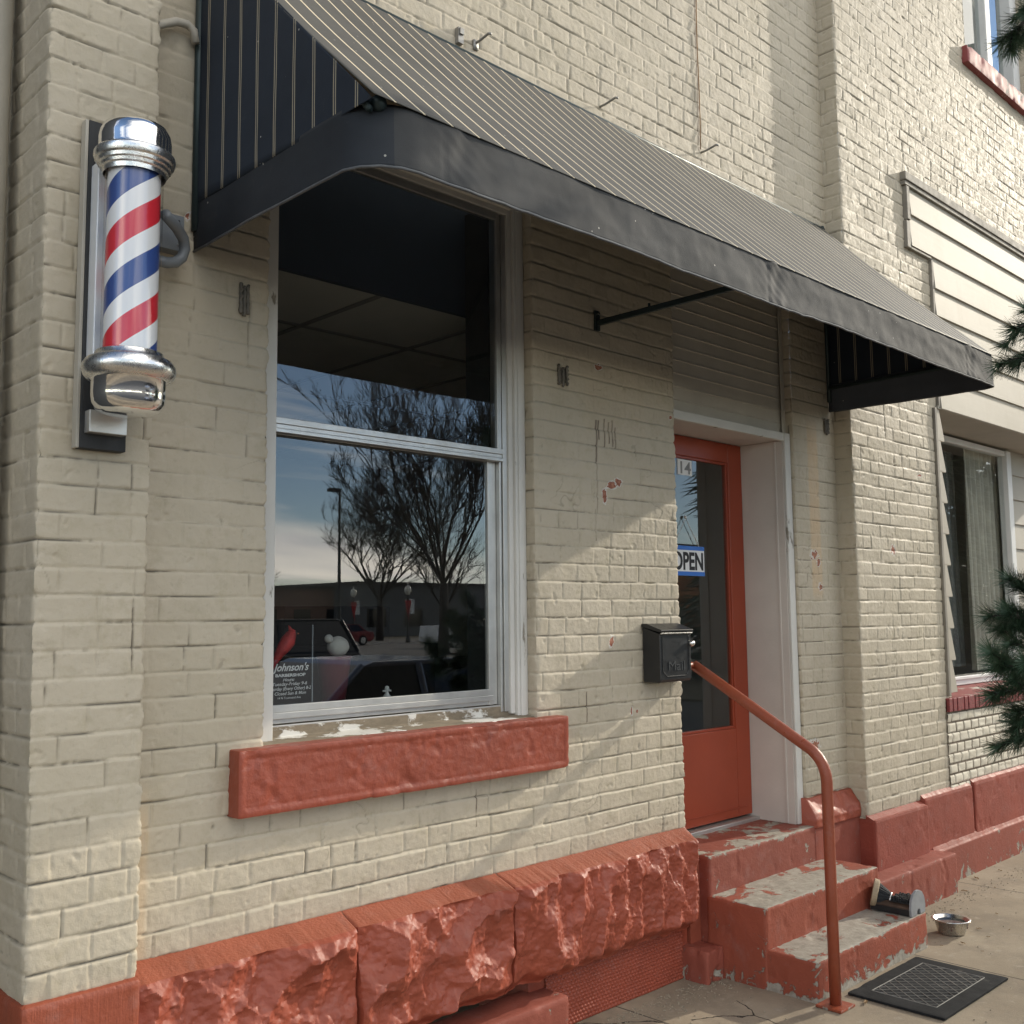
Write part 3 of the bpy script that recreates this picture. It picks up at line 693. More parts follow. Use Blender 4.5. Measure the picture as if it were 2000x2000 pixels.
w.ret(5.58, -.11, .02, .45, 7.4, -1, .006, .006, seed=4, e=51); w.ret(7.59, -.11, .1, 5.7, 7.2, 1, .02, .01); w.ret(8.85, -.11, .1, 5.7, 7.2, -1, .02, .01)
w.obj('brick_wall', N)
m = rbox(MB(), 5.566, 6.235, -.160, 0, -.02, .502, .008, .014, .0012, 12, 5, .004); m.prism([(-.150, .4985), (-.10, .524), (-.1, .49)], 5.57, 6.23)
obj('pier_base', m, mat_red('faded_red_base_paint', (.27, .06, .038), .6, (.3, .33), .35), N, smooth=False)
m = rbox(MB(), 6.237, 6.935, -.142, 0, -.02, .535, .009, .014, .0014, 12, 6, .004); m.prism([(-.135, .530), (-.10, .562), (-.1, .5)], 6.24, 6.93)
rbox(m, 6.955, 10.5, -.146, 0, -.02, .55, .010, .02, .0018, 10, 7, .006); m.prism([(-.138, .544), (-.1, .575), (-.1, .5)], 6.96, 10.5)
obj('base_course', m, bpy.data.materials['faded_red_base_paint'], N)
m = rbox(MB(), 5.20, 6.325, -.278, -.1, -.03, .225, .010, .010, .0018, 12, 8, .008); obj('kerb_ledge', m, LEDGE, N, smooth=True)
m = MB(); m.prism([(-.165, -.03), (-.165, .205), (-.155, .215), (-.12, .275), (-.06, .275), (-.06, -.03)], 6.30, 10.5); obj('kerb_ledge', m, LEDGE, N, bevel=.006)
# lap siding fascia: each board leans out at its foot
def laps(zs, x0s, x1, y, out=.012, t=.009):
    m = MB()
    for (z1, z0), x0 in zip(zip(zs, zs[1:]), x0s):
        m.prism([(y+.004, z1+.012), (y-out, z0), (y-out+t, z0-.001), (y+.03, z0+.004), (y+.03, z1+.012)], x0, x1)
    return m
FA = obj('lap_siding', laps([4.424, 4.241, 4.028, 3.815, 3.6275, 3.4095, 3.2016, 2.9937], [6.465, 6.455]+[6.779]*5, 10.5, -.126), SIDING, N, bevel=.0015)
m = MB(); m.box(6.379, 10.5, -.150, -.10, 4.454, 4.510).box(6.388, 10.5, -.141, -.10, 4.4236, 4.4535)
m.box(6.408, 6.452, -.139, -.1, 4.196, 4.423).box(6.398, 6.452, -.134, -.1, 4.008, 4.190).box(6.452, 6.75, -.134, -.1, 4.005, 4.022)
m.box(6.748, 6.778, -.132, -.09, 2.994, 4.005).box(6.690, 6.722, -.128, -.05, 1.115, 2.993)
obj('fascia_trim', m, TRIMG, N, bevel=.004)
obj('soffit', MB().box(6.74, 10.5, -.13, .30, 2.990, 3.01), SOFFIT, N)
m = MB(); z = 1.136
for k in range(9):
    m.prism([(6.722, z), (6.828, z), (6.830, z+.012), (6.765, z+.212), (6.722, z+.212)], -.122, .24, 'y'); z += .205
obj('lap_jamb', m, SIDING, N, bevel=.002); obj('jamb_backing', MB().box(6.69, 6.76, -.11, .25, 1.115, 2.97), CREAM, N)
V = MB(); xs = np.arange(6.66, 10.5, .0062); zs = np.arange(.53, 1.02, .0062); X, Z = np.meshgrid(xs, zs, indexing='ij')
rw = np.floor((Z-.56)/.0645); fz = (Z-.56)/.0645-rw; xx = X/.118+.5*(rw % 2); fx = xx-np.floor(xx)
jd = np.minimum(np.minimum(fz, 1-fz)*.0645, np.minimum(fx, 1-fx)*.118); jm = (jd < .0052).astype(float)
rel = .007*sstep(.002, .010, jd)*(.5+.9*facet(X*.55, Z*1.6, 26, 3)); P = np.stack([X, -.112-rel, Z], -1); V.grid(P)
obj('stone_veneer', V, VENEER, N, smooth=True, attrs={'joint': jm.ravel()}, fixn=False)
m = MB(); x = 6.665; k = 0
while x < 10.4:
    m.box(x, x+.052, -.135-.003*(k % 3), -.05, 1.018+.001*(k % 2), 1.104); x += .0575; k += 1
m.box(6.665, 10.5, -.120, -.05, 1.018, 1.100); obj('rowlock_sill', m, ROWLOCK, N, bevel=.004)
m = MB(); m.prism([(-.130, 1.106), (.30, 1.118), (.30, 1.08), (-.130, 1.08)], 6.72, 10.5); obj('sill_top', m, SILLRED2, N)
m = MB(); m.box(6.85, 8.93, .22, .30, 1.12, 1.175).box(8.84, 8.93, .22, .30, 1.175, 2.97).box(6.85, 8.84, .235, .30, 2.925, 2.97).box(6.85, 6.90, .22, .3, 1.175, 2.97)
m.box(6.9, 8.84, .205, .235, 1.16, 1.185)
W2 = obj('window', m, WHITE, N, bevel=.005); obj('pane', MB().box(6.9, 8.84, .258, .262, 1.17, 2.93), GLASSW, W2)
obj('end_siding', laps([2.99-.205*i for i in range(10)], [8.93]*9, 10.5, .255), SOFFIT, N)
m = MB(); m.box(6.7, 10.5, 3.0, 3.05, .4, 3.2).box(6.62, 6.7, .3, 3.0, .4, 3.2).box(6.7, 10.5, .3, 3, .35, .4).box(6.7, 10.5, .3, 3, 3.15, 3.2).box(10.3, 10.5, .3, 3.0, .4, 3.2)
obj('interior_wall', m, DIM, N)
def curtain(x0, x1, z0, z1, y, amp, wl, gather=0, seed=0):
    xs = np.linspace(x0, x1, 160); zs = np.linspace(z0, z1, 24); X, Z = np.meshgrid(xs, zs, indexing='ij'); t = (z1-Z)/(z1-z0)
    Yy = y+amp*np.sin(X*2*np.pi/wl+1.5*fbm(X*4, Z*.5, seed, 2))*(.5+.5*t)+.4*amp*fbm(X*22, Z*.7, seed+2., 2)
    P = np.stack([X+gather*t*t, Yy, Z], -1); m = MB(); m.grid(P); return m
obj('drape', curtain(8.30, 8.95, 1.2, 2.95, .36, .035, .085, -.02, 3), CURTAIN, N, smooth=True, fixn=False)
obj('sheer_curtain', curtain(7.2, 8.5, 1.22, 2.95, .52, .03, .11, .03, 5), NET, N, smooth=True, fixn=False)
m = MB(); m.box(7.58, 7.69, -.06, .05, 5.82, 7.2).box(7.69, 7.75, -.02, .05, 5.86, 7.2).box(8.72, 8.86, -.06, .05, 5.82, 7.2).box(8.25, 8.35, -.03, .05, 5.86, 7.2).box(7.58, 8.86, -.05, .05, 5.80, 5.88)
W3 = obj('upper_window', m, WHITE, N, bevel=.006); obj('pane', MB().box(7.7, 8.75, .02, .024, 5.85, 7.2), GLASSD, W3); obj('blind', MB().box(7.6, 8.85, .2, .22, 5.7, 7.2), DIM, W3)
obj('upper_sill', rbox(MB(), 7.515, 9.0, -.158, .0, 5.689, 5.829, .015, .02, .006, 9, 3, .012), SILLRED2, N, smooth=True)

# ------------------------------------------------------------------ awning
A = thing('awning', 'dark striped canvas shop awning with scalloped charcoal valance over window and door', 'awning', (3.5, -.3, 3.2))
XL, XR, PY, ZT, ZF, ZB = 1.52, 5.53, -.95, 3.945, 2.982, 2.828
U, T = np.meshgrid(np.linspace(XL, XR, 260), np.linspace(0, 1, 40), indexing='ij')
P = np.stack([U, PY*T-.004, ZT+(ZF-ZT)*T-.016*np.sin(np.pi*T)*(1+.3*np.sin(U*5))+.006*fbm(U*2.2, T*2, 0., 3)*np.sin(np.pi*np.clip(T, 0, 1))], -1)
m = MB(); m.grid(P); o = obj('canopy', m, [CANOPY, UNDER], A, smooth=True, fixn=False); o.data.flip_normals(); sm = o.modifiers.new('cloth', 'SOLIDIFY'); sm.thickness = .002; sm.material_offset = 1; sm.material_offset_rim = 0
for sx, nm in ((XL, 0), (XR, 1)):
    Yg, T = np.meshgrid(np.linspace(0, PY, 40), np.linspace(0, 1, 24), indexing='ij'); top = ZT+(ZF-ZT)*(Yg/PY)-.012
    Zg = ZF-.01+(top-ZF+.01)*T
    P = np.stack([sx+.004*fbm(Yg*5, Zg*3, nm, 3), Yg, Zg], -1); m = MB(); m.grid(P)
    o = obj('side_panel', m, SIDEF, A, smooth=True, fixn=False); sm = o.modifiers.new('cloth', 'SOLIDIFY'); sm.thickness = .002; sm.offset = 0
pts = [(XL, t) for t in np.linspace(.0, PY+.15, 30)]
R_ = .15; pts += [(XL+R_-R_*math.cos(q), PY+R_-R_*math.sin(q)) for q in np.linspace(0, math.pi/2, 14)[1:]]; nl = len(pts)-6
pts += [(x, PY) for x in np.linspace(XL+R_, XR-.03, 340)[1:]]; pts += [(XR-.03+.03*math.sin(q), PY+.03-.03*math.cos(q)) for q in np.linspace(0, math.pi/2, 6)[1:]]; nr = len(pts)-3
pts += [(XR, t) for t in np.linspace(PY+.03, 0, 30)[1:]]
pts = np.array(pts); s_ = np.concatenate([[0], np.cumsum(np.linalg.norm(np.diff(pts, axis=0), axis=1))])
nz = 18; T = np.linspace(0, 1, nz)[None, :]; tang = np.gradient(pts, axis=0); tang /= np.linalg.norm(tang, axis=1)[:, None]; nrm = np.stack([tang[:, 1], -tang[:, 0]], 1)
Sg = s_[:, None]+0*T; fr = ((Sg > s_[nl]) & (Sg < s_[nr])).astype(float)
wav = .006*fbm(Sg*2.2, T*1.2+0*Sg, 0., 3)+.003*fbm(Sg*9, T*2+0*Sg, 3., 3)
xf = pts[:, 0][:, None]+0*T
for sx, k in ((1.76, 1), (3.36, 1.3), (5.17, 1.0)):                    # puckered seams
    d = xf-sx; wav = wav + fr*k*(-.003*np.exp(-(d/.008)**2)*T + .0035*np.exp(-((d-.04-.05*T)/.04)**2)*np.sin(T*6+d*30) + .0008*np.sin((T*.7-d*3)*36)*np.exp(-(np.abs(d-.05)/.08)))
zb = ZB-.010+.014*fbm(s_*1.3, 0*s_, 2., 2)+.004*fbm(s_*14, 0*s_, 2., 2)
Zv = ZF+.004+(zb[:, None]-ZF-.004)*T
P = np.stack([pts[:, 0][:, None]+nrm[:, 0][:, None]*wav, pts[:, 1][:, None]+nrm[:, 1][:, None]*wav-.003*T, Zv], -1)
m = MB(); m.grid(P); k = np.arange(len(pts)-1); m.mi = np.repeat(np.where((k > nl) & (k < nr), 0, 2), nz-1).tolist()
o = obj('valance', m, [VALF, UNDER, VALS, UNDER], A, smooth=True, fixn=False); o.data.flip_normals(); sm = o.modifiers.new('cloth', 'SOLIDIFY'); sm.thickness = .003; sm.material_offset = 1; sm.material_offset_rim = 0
hb = P[:, -1]; hm = MB(); hm.tube([tuple(q) for q in hb[::3]], .0042, 6); obj('hem', hm, simple('valance_hem', (.10, .105, .11), .7, 0, .2, 30), A, smooth=True)
m = MB(); m.tube([(XL+.02, -.02, ZF-.02), (XL+.02, PY+.12, ZF-.02), (XL+.12, PY+.03, ZF-.02), (XR-.05, PY+.03, ZF-.02), (XR-.02, PY+.06, ZF-.02), (XR-.02, -.02, ZF-.02)], .011, 8)
for x in (XL+.02, 3.47, XR-.02): m.tube([(x, -.02, ZT-.04), (x, PY+.04, ZF-.02)], .010, 8)
m.tube([(XL, -.012, ZF-.1), (XL, -.012, ZT)], .014, 8); m.tube([(XR-.01, -.012, ZF-.1), (XR-.01, -.012, ZT)], .012, 8); m.tube([(XL, -.015, ZT-.02), (XR, -.015, ZT-.02)], .012, 8)
m.ball((1.565, -.915, 2.985), .022, 12).ball((1.555, -.89, 2.992), .016, 12)
obj('frame', m, STEELDARK, A, smooth=True)
m = MB(); m.prism([(-.004, 2.972), (-.93, 2.962), (-.93, 2.938), (-.004, 2.946)], 3.458, 3.474); SA = obj('support_arm', m, STEELDARK, A, bevel=.002)
obj('wall_plate', MB().box(3.45, 3.482, -.012, .0, 2.925, 3.015), STEELDARK, SA, bevel=.001); obj('bolt', MB().tube([(3.466, -.011, 3.0), (3.466, -.022, 3.0)], .008, 8), STAINL, SA); obj('bolt', MB().tube([(3.47, -.30, 2.968), (3.47, -.30, 2.985)], .006, 8), STEELDARK, SA)

# ------------------------------------------------------------------ steps, handrail, small things by the door
ST = thing('concrete_steps', 'three concrete steps with flaking red paint leading up to the red door', 'steps', (4.64, -.2, 0))
q = rbox(MB(), 4.13, 5.158, -.058, .34, -.02, .527, .010, .009, .0014, 14, 1, .007); obj('landing', q, LANDING, ST, smooth=True, attrs=wear_attr(q, -.058, .527))
q = rbox(MB(), 4.125, 5.19, -.357, -.04, -.02, .349, .010, .009, .0014, 14, 2, .008); obj('step', q, STEP, ST, smooth=True, attrs=wear_attr(q, -.357, .349))
q = rbox(MB(), 4.13, 5.20, -.597, -.34, -.02, .168, .010, .009, .0014, 14, 3, .008); obj('step', q, STEP, ST, smooth=True, attrs=wear_attr(q, -.597, .168))
obj('corner_block', rbox(MB(), 3.99, 4.128, -.130, .08, -.02, .142, .012, .010, .006, 12, 4, .02), LEDGE, ST, smooth=True)
obj('landing_reveal', MB().box(4.05, 5.12, .0, .36, .0, .5255), STEP, ST)

H = thing('handrail', 'red painted tubular handrail bent down to the sidewalk beside the steps', 'handrail', (4.158, -.663, 0))
p0 = Vector((4.158, -.663, .93)); p1 = Vector((4.150, -.60, 1.045)); pts = [(4.158, -.663, .004), (4.158, -.663, .5), (4.158, -.663, .92)]
for k in range(1, 10):
    q = k/10; pts.append(tuple((Vector((4.158, -.663, .92))*(1-q)**2 + Vector((4.157, -.664, 1.02))*2*q*(1-q) + Vector((4.150, -.585, 1.068))*q*q)))
pts += [(4.150, -.585, 1.068), (4.128, -.30, 1.243), (4.105, -.02, 1.413)]
HR = obj('rail', MB().tube(pts, .0245, 20), RAILRED, H, smooth=True)
obj('wall_flange', MB().tube([(4.0, -.022, 1.412), (4.108, -.022, 1.413)], .016, 10), RAILRED, HR, smooth=True)
m = MB(); m.box(4.095, 4.215, -.722, -.604, .0, .010); obj('base_plate', m, RAILRED, H, bevel=.002)
obj('bolt', MB().lathe([(.008, 0), (.008, .006), (.004, .009)], (4.2, -.62, .01), 8), RAILRED, H)

MX = thing('mailbox', 'small black metal wall mailbox with sloping lid and raised Mail lettering', 'mailbox', (3.857, -.05, 1.35))
m = MB(); m.prism([(-.004, 1.350), (-.094, 1.350), (-.104, 1.362), (-.104, 1.566), (-.004, 1.598)], 3.742, 3.972)
MBD = obj('body', m, BLACKM, MX, bevel=.004)
m = MB(); m.prism([(-.002, 1.600), (-.002, 1.613), (-.030, 1.613), (-.114, 1.585), (-.114, 1.577), (-.104, 1.574)], 3.737, 3.978); obj('lid', m, BLACKM, MX, bevel=.002)
obj('lid_glint', MB().box(3.742, 3.975, -.1135, -.1045, 1.5655, 1.5715), STAINL, MX, bevel=.001)  # bright steel strip added as the glint under the lid
m = MB()
for q, z0, z1 in ((3.757, 1.40, 1.555), (3.953, 1.40, 1.555)): m.box(q-.0018, q+.0018, -.1068, -.1035, z0, z1)
m.box(3.785, 3.925, -.1068, -.1035, 1.3745, 1.378); m.tube([(3.757, -.1045, 1.40), (3.785, -.1045, 1.376)], .0018, 6); m.tube([(3.953, -.1045, 1.40), (3.925, -.1045, 1.376)], .0018, 6)
obj('front_panel', m, BLACKM, MX, bevel=.0008)
m = MB(); put_text(m, 'Mail', .06, 3.800, 3.918, -.105, 1.402, 0, .0018, 0); obj('lettering', m, simple('worn_black_letter', (.05, .052, .053), .35), MX)
obj('knob', MB().ball((3.964, -.114, 1.521), .0155, 20), simple('knob_steel', (.85, .84, .80), .24, 1, .03, 30), MX, smooth=True)

# ------------------------------------------------------------------ barber pole
BP = thing('barber_pole', 'chrome barber pole with red, white and blue spiral stripes on the corner pilaster', 'barber pole', (1.19, -.30, 2.2))
m = MB(); m.box(1.119, 1.249, -.157, -.124, 2.125, 3.065); obj('backboard', m, DARKWOOD, BP, bevel=.002)
obj('board_edge', MB().box(1.109, 1.1185, -.155, -.124, 2.125, 3.065), CREAMD, BP, bevel=.002)
m = MB(); m.box(1.128, 1.240, -.205, -.157, 2.34, 2.93); obj('back_channel', m, simple('brushed_channel', (.74, .76, .78), .42, .35, .05, 10), BP, bevel=.003)
m = MB(); m.box(1.130, 1.236, -.192, -.1575, 2.166, 2.228); obj('bracket', m, ALU, BP, bevel=.002)
cx, cy = 1.190, -.300
obj('striped_drum', MB().lathe([(.0700, 2.36), (.0700, 2.92)], (0, 0, 0), 64, 'z', False), POLE, None, (0, 0, 0), True)
d = bpy.data.objects['striped_drum']; d.parent = BP; d.location = (0, 0, -2.2)
obj('glass_tube', MB().lathe([(.0770, 2.37), (.0770, 2.90)], (cx, cy, -.017), 64, 'z', False), TUBE, BP, smooth=True, fixn=True)
pt = [(.082, 2.885), (.084, 2.897), (.090, 2.900), (.092, 2.908), (.097, 2.911), (.099, 2.920), (.1045, 2.924), (.108, 2.934), (.107, 2.944), (.102, 2.950), (.0975, 2.952), (.0965, 2.958), (.0965, 2.985), (.094, 3.004), (.086, 3.021), (.068, 3.033), (.035, 3.039), (.002, 3.040)]
obj('top_cap', MB().lathe(pt[:11], (cx, cy, -.017), 64, 'z', False), CASTALU, BP, smooth=True, sharp=32); obj('top_dome', MB().lathe(pt[10:], (cx, cy, -.017), 64, 'z', False), CHROME, BP, smooth=True)
pb = [(.078, 2.392), (.088, 2.388), (.092, 2.376), (.096, 2.372), (.112, 2.366), (.1205, 2.353), (.122, 2.340), (.118, 2.326), (.110, 2.316), (.101, 2.312), (.0965, 2.310), (.0965, 2.266), (.093, 2.247), (.083, 2.231), (.066, 2.222), (.05, 2.219), (.002, 2.217)]
obj('bottom_cap', MB().lathe(pb[:10], (cx, cy, -.017), 64, 'z', False), CASTALU, BP, smooth=True, sharp=32); obj('bottom_dome', MB().lathe(pb[9:], (cx, cy, -.017), 64, 'z', False), CHROME, BP, smooth=True)

EB = thing('electrical_box', 'grey electrical box with looped conduit on the wall behind the barber pole', 'electrical box', (1.42, -.02, 2.8))
obj('box', MB().box(1.372, 1.466, -.045, 0, 2.79, 2.905), GREYBOX, EB, bevel=.002)
for z in (2.885, 2.81): obj('screw', MB().tube([(1.447, -.044, z), (1.447, -.048, z)], .004, 8), STAINL, EB)
m = MB(); m.tube([(1.33, -.20, 2.83), (1.40, -.13, 2.828), (1.436, -.10, 2.812), (1.447, -.09, 2.785), (1.44, -.085, 2.757), (1.42, -.085, 2.738), (1.39, -.09, 2.728), (1.34, -.10, 2.724)], .017, 14); obj('conduit', m, GREYBOX, EB, smooth=True)
tag(obj('conduit_pipe', MB().tube([(1.348, -0.05, 3.482), (1.384, -0.035, 3.512), (1.432, -0.03, 3.542), (1.469, -0.03, 3.547), (1.49, -0.03, 3.535), (1.498, -0.03, 3.495)], .0135, 14), CREAM, None, (1.45, -.05, 3.5), True), 'curved cream painted conduit between pilaster and awning side', 'pipe')
tag(obj('downspout', MB().tube([(.950, .12, 0), (.950, .12, 4.5), (.950, .12, 6.7)], .042, 16).tube([(.950, .12, 2.2), (.950, .12, 2.24)], .047, 16), CREAMD, None, (.950, .12, 0), True), 'cream painted downspout at the left edge of the photo beside the corner pilaster', 'downspout')
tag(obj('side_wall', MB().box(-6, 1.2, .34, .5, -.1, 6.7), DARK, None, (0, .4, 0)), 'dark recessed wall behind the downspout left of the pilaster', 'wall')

# ------------------------------------------------------------------ wall hardware
def anchor(x, z, hh, ww, label, seed):
    m = MB()
    for k in range(3): m.tube([(x+(k-1)*ww*.36+.003*math.sin(3*q+seed), -.004-.006*abs(math.sin(q*2+k)), z+hh*(.5-q/9)-.008*(k % 2)) for q in range(10)], [.004+.0035*abs(math.sin(q*1.7+k+seed)) for q in range(10)], 8)
    m.box(x-ww*.42, x+ww*.42, -.004, .0, z-hh*.36, z+hh*.36)
    return tag(obj('wall_anchor', m, SCARM, None, (x, 0, z), True), label, 'wall anchor', 'old anchor plugs in the brick')
anchor(1.70, 2.70, .10, .035, 'narrow grey anchor plug left of the tall window', 1)
anchor(3.235, 2.685, .085, .07, 'ridged grey anchor plug on the pier right of the tall window', 2)
anchor(5.485, 2.735, .085, .05, 'ragged grey anchor plug below the right end of the awning', 5)
def hook(x, z, l, label, plate=False):
    m = MB(); m.tube([(x, .002, z), (x, -.03, z), (x+.004, -.03-l, z+.012), (x+.004, -.045-l, z+.004)], .0055, 8)
    if plate: m.box(x-.012, x+.012, -.01, .002, z-.03, z+.012)
    return tag(obj('wall_hook', m, HOOKM, None, (x, 0, z), True), label, 'hook', 'metal hooks above the awning')
hook(2.740, 3.998, .05, 'bent hook with rusty plate above the awning, second from the left', True); hook(3.524, 4.0, .06, 'thin bare metal peg above the middle of the awning'); hook(4.32, 4.03, .06, 'metal peg at the foot of the rusty wire')
m = MB(); m.box(2.632, 2.66, -.022, .0, 3.955, 4.02).box(2.636, 2.656, -.03, -.022, 3.99, 4.015); tag(obj('wall_hook', m, HOOKM, None, (2.645, 0, 3.98)), 'stubby upright metal lug above the left of the awning', 'hook', 'metal hooks above the awning')
tag(obj('rusty_wire', MB().tube([(4.305+.004*math.sin(k*1.3), -.008, 4.04+k*.17) for k in range(16)], .0028, 6), RUST, None, (4.305, 0, 4.0), True), 'thin rusty wire running up the brick above the awning', 'wire')

# ------------------------------------------------------------------ in the window and door
SG = thing('window_sign', 'clear panel with white script barbershop name and hours in the window corner', 'sign', (1.96, .125, 1.36))
obj('panel', MB().box(1.866, 2.063, .124, .127, 1.363, 1.63), ACRYL, SG)
m = MB(); m.box(2.0615, 2.0645, .1235, .1275, 1.363, 1.63); obj('panel_edge', m, simple('panel_edge_grey', (.33, .36, .38), .3), SG)
m = MB()
for s, sz, a, b, z, sh, bo in (("Johnson's", .036, 1.903, 2.047, 1.474, .35, .0006), ('BARBERSHOP', .0135, 1.914, 2.034, 1.4545, 0, .0005), ('Hours:', .0150, 1.944, 1.990, 1.439, .3, .0001), ('Tuesday-Friday 9-6', .0155, 1.903, 2.040, 1.4245, .2, .0001), ('Saturday (Every Other) 8-2', .0155, 1.886, 2.056, 1.4085, .2, .0001), ('Closed Sun & Mon', .0155, 1.912, 2.036, 1.3925, .2, .0001), ('14 N Townsend Ave', .0105, 1.924, 2.015, 1.379, .1, 0)):
    put_text(m, s, sz, a, b, .1230, z, sh, .0002, bo)
obj('lettering', m, PRINTW, SG, fixn=False)
def bp(x, z, y=.147): return (1.962+(x-1.948)*1.18, y, 1.556+(z-1.56)*1.18)
m = MB(); m.tube([bp(1.905, 1.490), bp(1.915, 1.512), bp(1.930, 1.538), bp(1.948, 1.560), bp(1.962, 1.578), bp(1.971, 1.594), bp(1.978, 1.601), bp(1.984, 1.602)], [.005, .008, .0165, .024, .0255, .019, .015, .007], 16)
m.tube([bp(1.971, 1.600), bp(1.967, 1.612), bp(1.962, 1.622)], [.012, .006, .001], 10)
BD = obj('cardinal_figure', m, CARD, None, (1.95, .147, 1.49), True); tag(BD, 'red cardinal bird ornament perched at the left window edge', 'bird ornament')
obj('beak', MB().tube([bp(1.983, 1.600), bp(1.998, 1.597)], [.008, .001], 8), ORANGE, BD, smooth=True); obj('mask', MB().ball(bp(1.982, 1.599, .139), .007, 10), PRINTK, BD, smooth=True)
obj('perch', MB().tube([(1.88, .155, 1.500), (1.96, .155, 1.522), (2.0, .155, 1.517)], .004, 6), BROWNW, BD)
m = MB(); m.ball((2.222, .20, 1.549), .040, 36, (1.06, .9, .94)); vv = np.array(m.v); n_ = fbm(vv[:, 0]*30, vv[:, 1]*30, vv[:, 2]*30, 3)[:, None]*.004; c_ = np.array([2.222, .2, 1.549]); dd = vv-c_; m.v = (vv+dd/np.linalg.norm(dd, axis=1)[:, None]*n_).tolist()
RK = obj('stone_ornament', m, BONE, None, (2.22, .2, 1.51), True); tag(RK, 'round speckled white stone ornament on the burgundy pot', 'ornament'); obj('pebble', MB().ball((2.178, .195, 1.578), .016, 14), BONE, RK, smooth=True)
tag(obj('flower_pot', MB().lathe([(.036, 1.30), (.062, 1.505), (.066, 1.51), (.060, 1.514), (.02, 1.512)], (2.215, .215, 0), 32), VINYL, None, (2.215, .215, 1.3), True), 'tapered burgundy pot behind the lower window glass', 'pot')
m = MB(); m.lathe([(.016, 1.30), (.017, 1.307), (.008, 1.312), (.007, 1.33), (.014, 1.34), (.015, 1.356), (.007, 1.366), (.006, 1.372), (.010, 1.382), (.007, 1.392), (.001, 1.395)], (2.447, .2, 0), 16); m.box(2.428, 2.466, .197, .203, 1.372, 1.379)
tag(obj('figurine', m, WHITE, None, (2.447, .2, 1.3), True), 'small white figurine at the foot of the tall window', 'figurine')
OS = thing('open_sign', 'white hanging OPEN sign with blue bands behind the door glass', 'sign', (4.515, .30, 1.93))
obj('board', MB().box(4.345, 4.670, .302, .3055, 1.858, 2.016), SIGNW, OS); m = MB(); m.box(4.345, 4.670, .3005, .3018, 1.994, 2.016).box(4.345, 4.670, .3005, .3018, 1.858, 1.880); obj('blue_band', m, BLUEP, OS)
m = MB(); put_text(m, 'OPEN', .128, 4.392, 4.658, .3010, 1.892, 0, .0004, .004); obj('lettering', m, PRINTK, OS, fixn=False)
m = MB(); m.tube([(4.40, .304, 2.01), (4.515, .304, 2.165), (4.63, .304, 2.01)], .0022, 6); m.ball((4.515, .306, 2.17), .009, 10); obj('cord', m, STRING, OS, smooth=True)

# mat, bowl, boot brush, leaves
MT = thing('door_mat', 'worn black rubber doormat with raised lattice at the foot of the steps', 'door mat', (4.65, -.84, 0))
obj('rubber_sheet', rbox(MB(), 4.315, 4.985, -1.060, -.632, .0, .012, .005, .012, .0012, 12, 2, .003), MATM, MT, smooth=True)
m = MB(); a0, a1, b0, b1 = 4.405, 4.905, -.985, -.70
for (xa, ya, xb, yb) in ((a0, b0, a1, b0), (a0, b1, a1, b1), (a0, b0, a0, b1), (a1, b0, a1, b1)): m.tube([(xa, ya, .0125), (xb, yb, .0125)], .0020, 5)
def clipseg(c, sl):
    P = []
    for x in (a0, a1):
        y = c+sl*x
        if b0 <= y <= b1: P.append((x, y))
    for y in (b0, b1):
        x = (y-c)/sl
        if a0 < x < a1: P.append((x, y))
    return P[:2] if len(P) >= 2 else None
for sl, st in ((1.25, .062), (-1.05, .05)):
    for k in range(-40, 40):
        q = clipseg(-.84-sl*4.65+k*st, sl)
        if q: m.tube([(*q[0], .0122), (*q[1], .0122)], .0008 if sl < 0 else .0019, 5)
obj('raised_lattice', m, MATLINE, MT)
BW = thing('dog_bowl', 'stainless steel dog bowl with paw prints standing on the sidewalk', 'bowl', (5.50, -.585, 0))
pf = [(.058, .0), (.064, .002), (.068, .010), (.084, .066), (.0945, .070), (.096, .073), (.092, .0755), (.082, .073), (.068, .030), (.055, .022), (.001, .020)]
obj('bowl', MB().lathe(pf, (5.50, -.585, 0), 48, 'z', False), STAINL, BW, smooth=True); obj('water', MB().lathe([(.076, .058), (.001, .058)], (5.50, -.585, 0), 32, 'z', False), simple('water_surface', (.03, .035, .04), .03), BW)
PAWM = simple('paw_print_brown', (.12, .06, .05), .5)
for an in (-2.75, -1.2, -.2):
    m = MB()
    for dx, dz, r in ((0, 0, .009), (-.012, .012, .0045), (-.004, .016, .0045), (.006, .016, .0045), (.013, .011, .0045)):
        t = an+dx/.076; rr = .069+.0155*(.036+dz-.01)/.056; m.ball((5.50+rr*math.cos(t), -.585+rr*math.sin(t), .036+dz), r, 8, (.35, .35, 1))
    obj('paw_print', m, PAWM, BW)
BB = thing('boot_brush', 'black boot scrubber with flared brush lying on the lowest step', 'boot brush', (5.10, -.47, .168))
c = [(5.045, .170), (5.195, .170), (5.199, .205), (5.190, .245), (5.168, .272), (5.135, .285), (5.105, .285), (5.072, .272), (5.050, .245), (5.041, .205)]
arch = [(5.045, .170), (5.105, .170), (5.108, .188), (5.118, .196), (5.130, .196), (5.140, .188), (5.143, .170), (5.195, .170)]
m = MB(); m.prism(arch+c[2:], -.592, -.580, 'y'); obj('end_plate', m, GREYPL, BB, bevel=.0015)
m = MB(); m.prism([(5.050, .170), (5.190, .170), (5.190, .208), (5.165, .222), (5.075, .222), (5.050, .208)], -.58, -.37, 'y'); obj('body', m, BROWNW, BB, bevel=.004)
m = MB(); m.box(5.046, 5.050, -.575, -.38, .172, .200); m.box(5.06, 5.18, -.575, -.47, .222, .226); obj('side_rail', m, BLACKM, BB, bevel=.001)
m = MB()
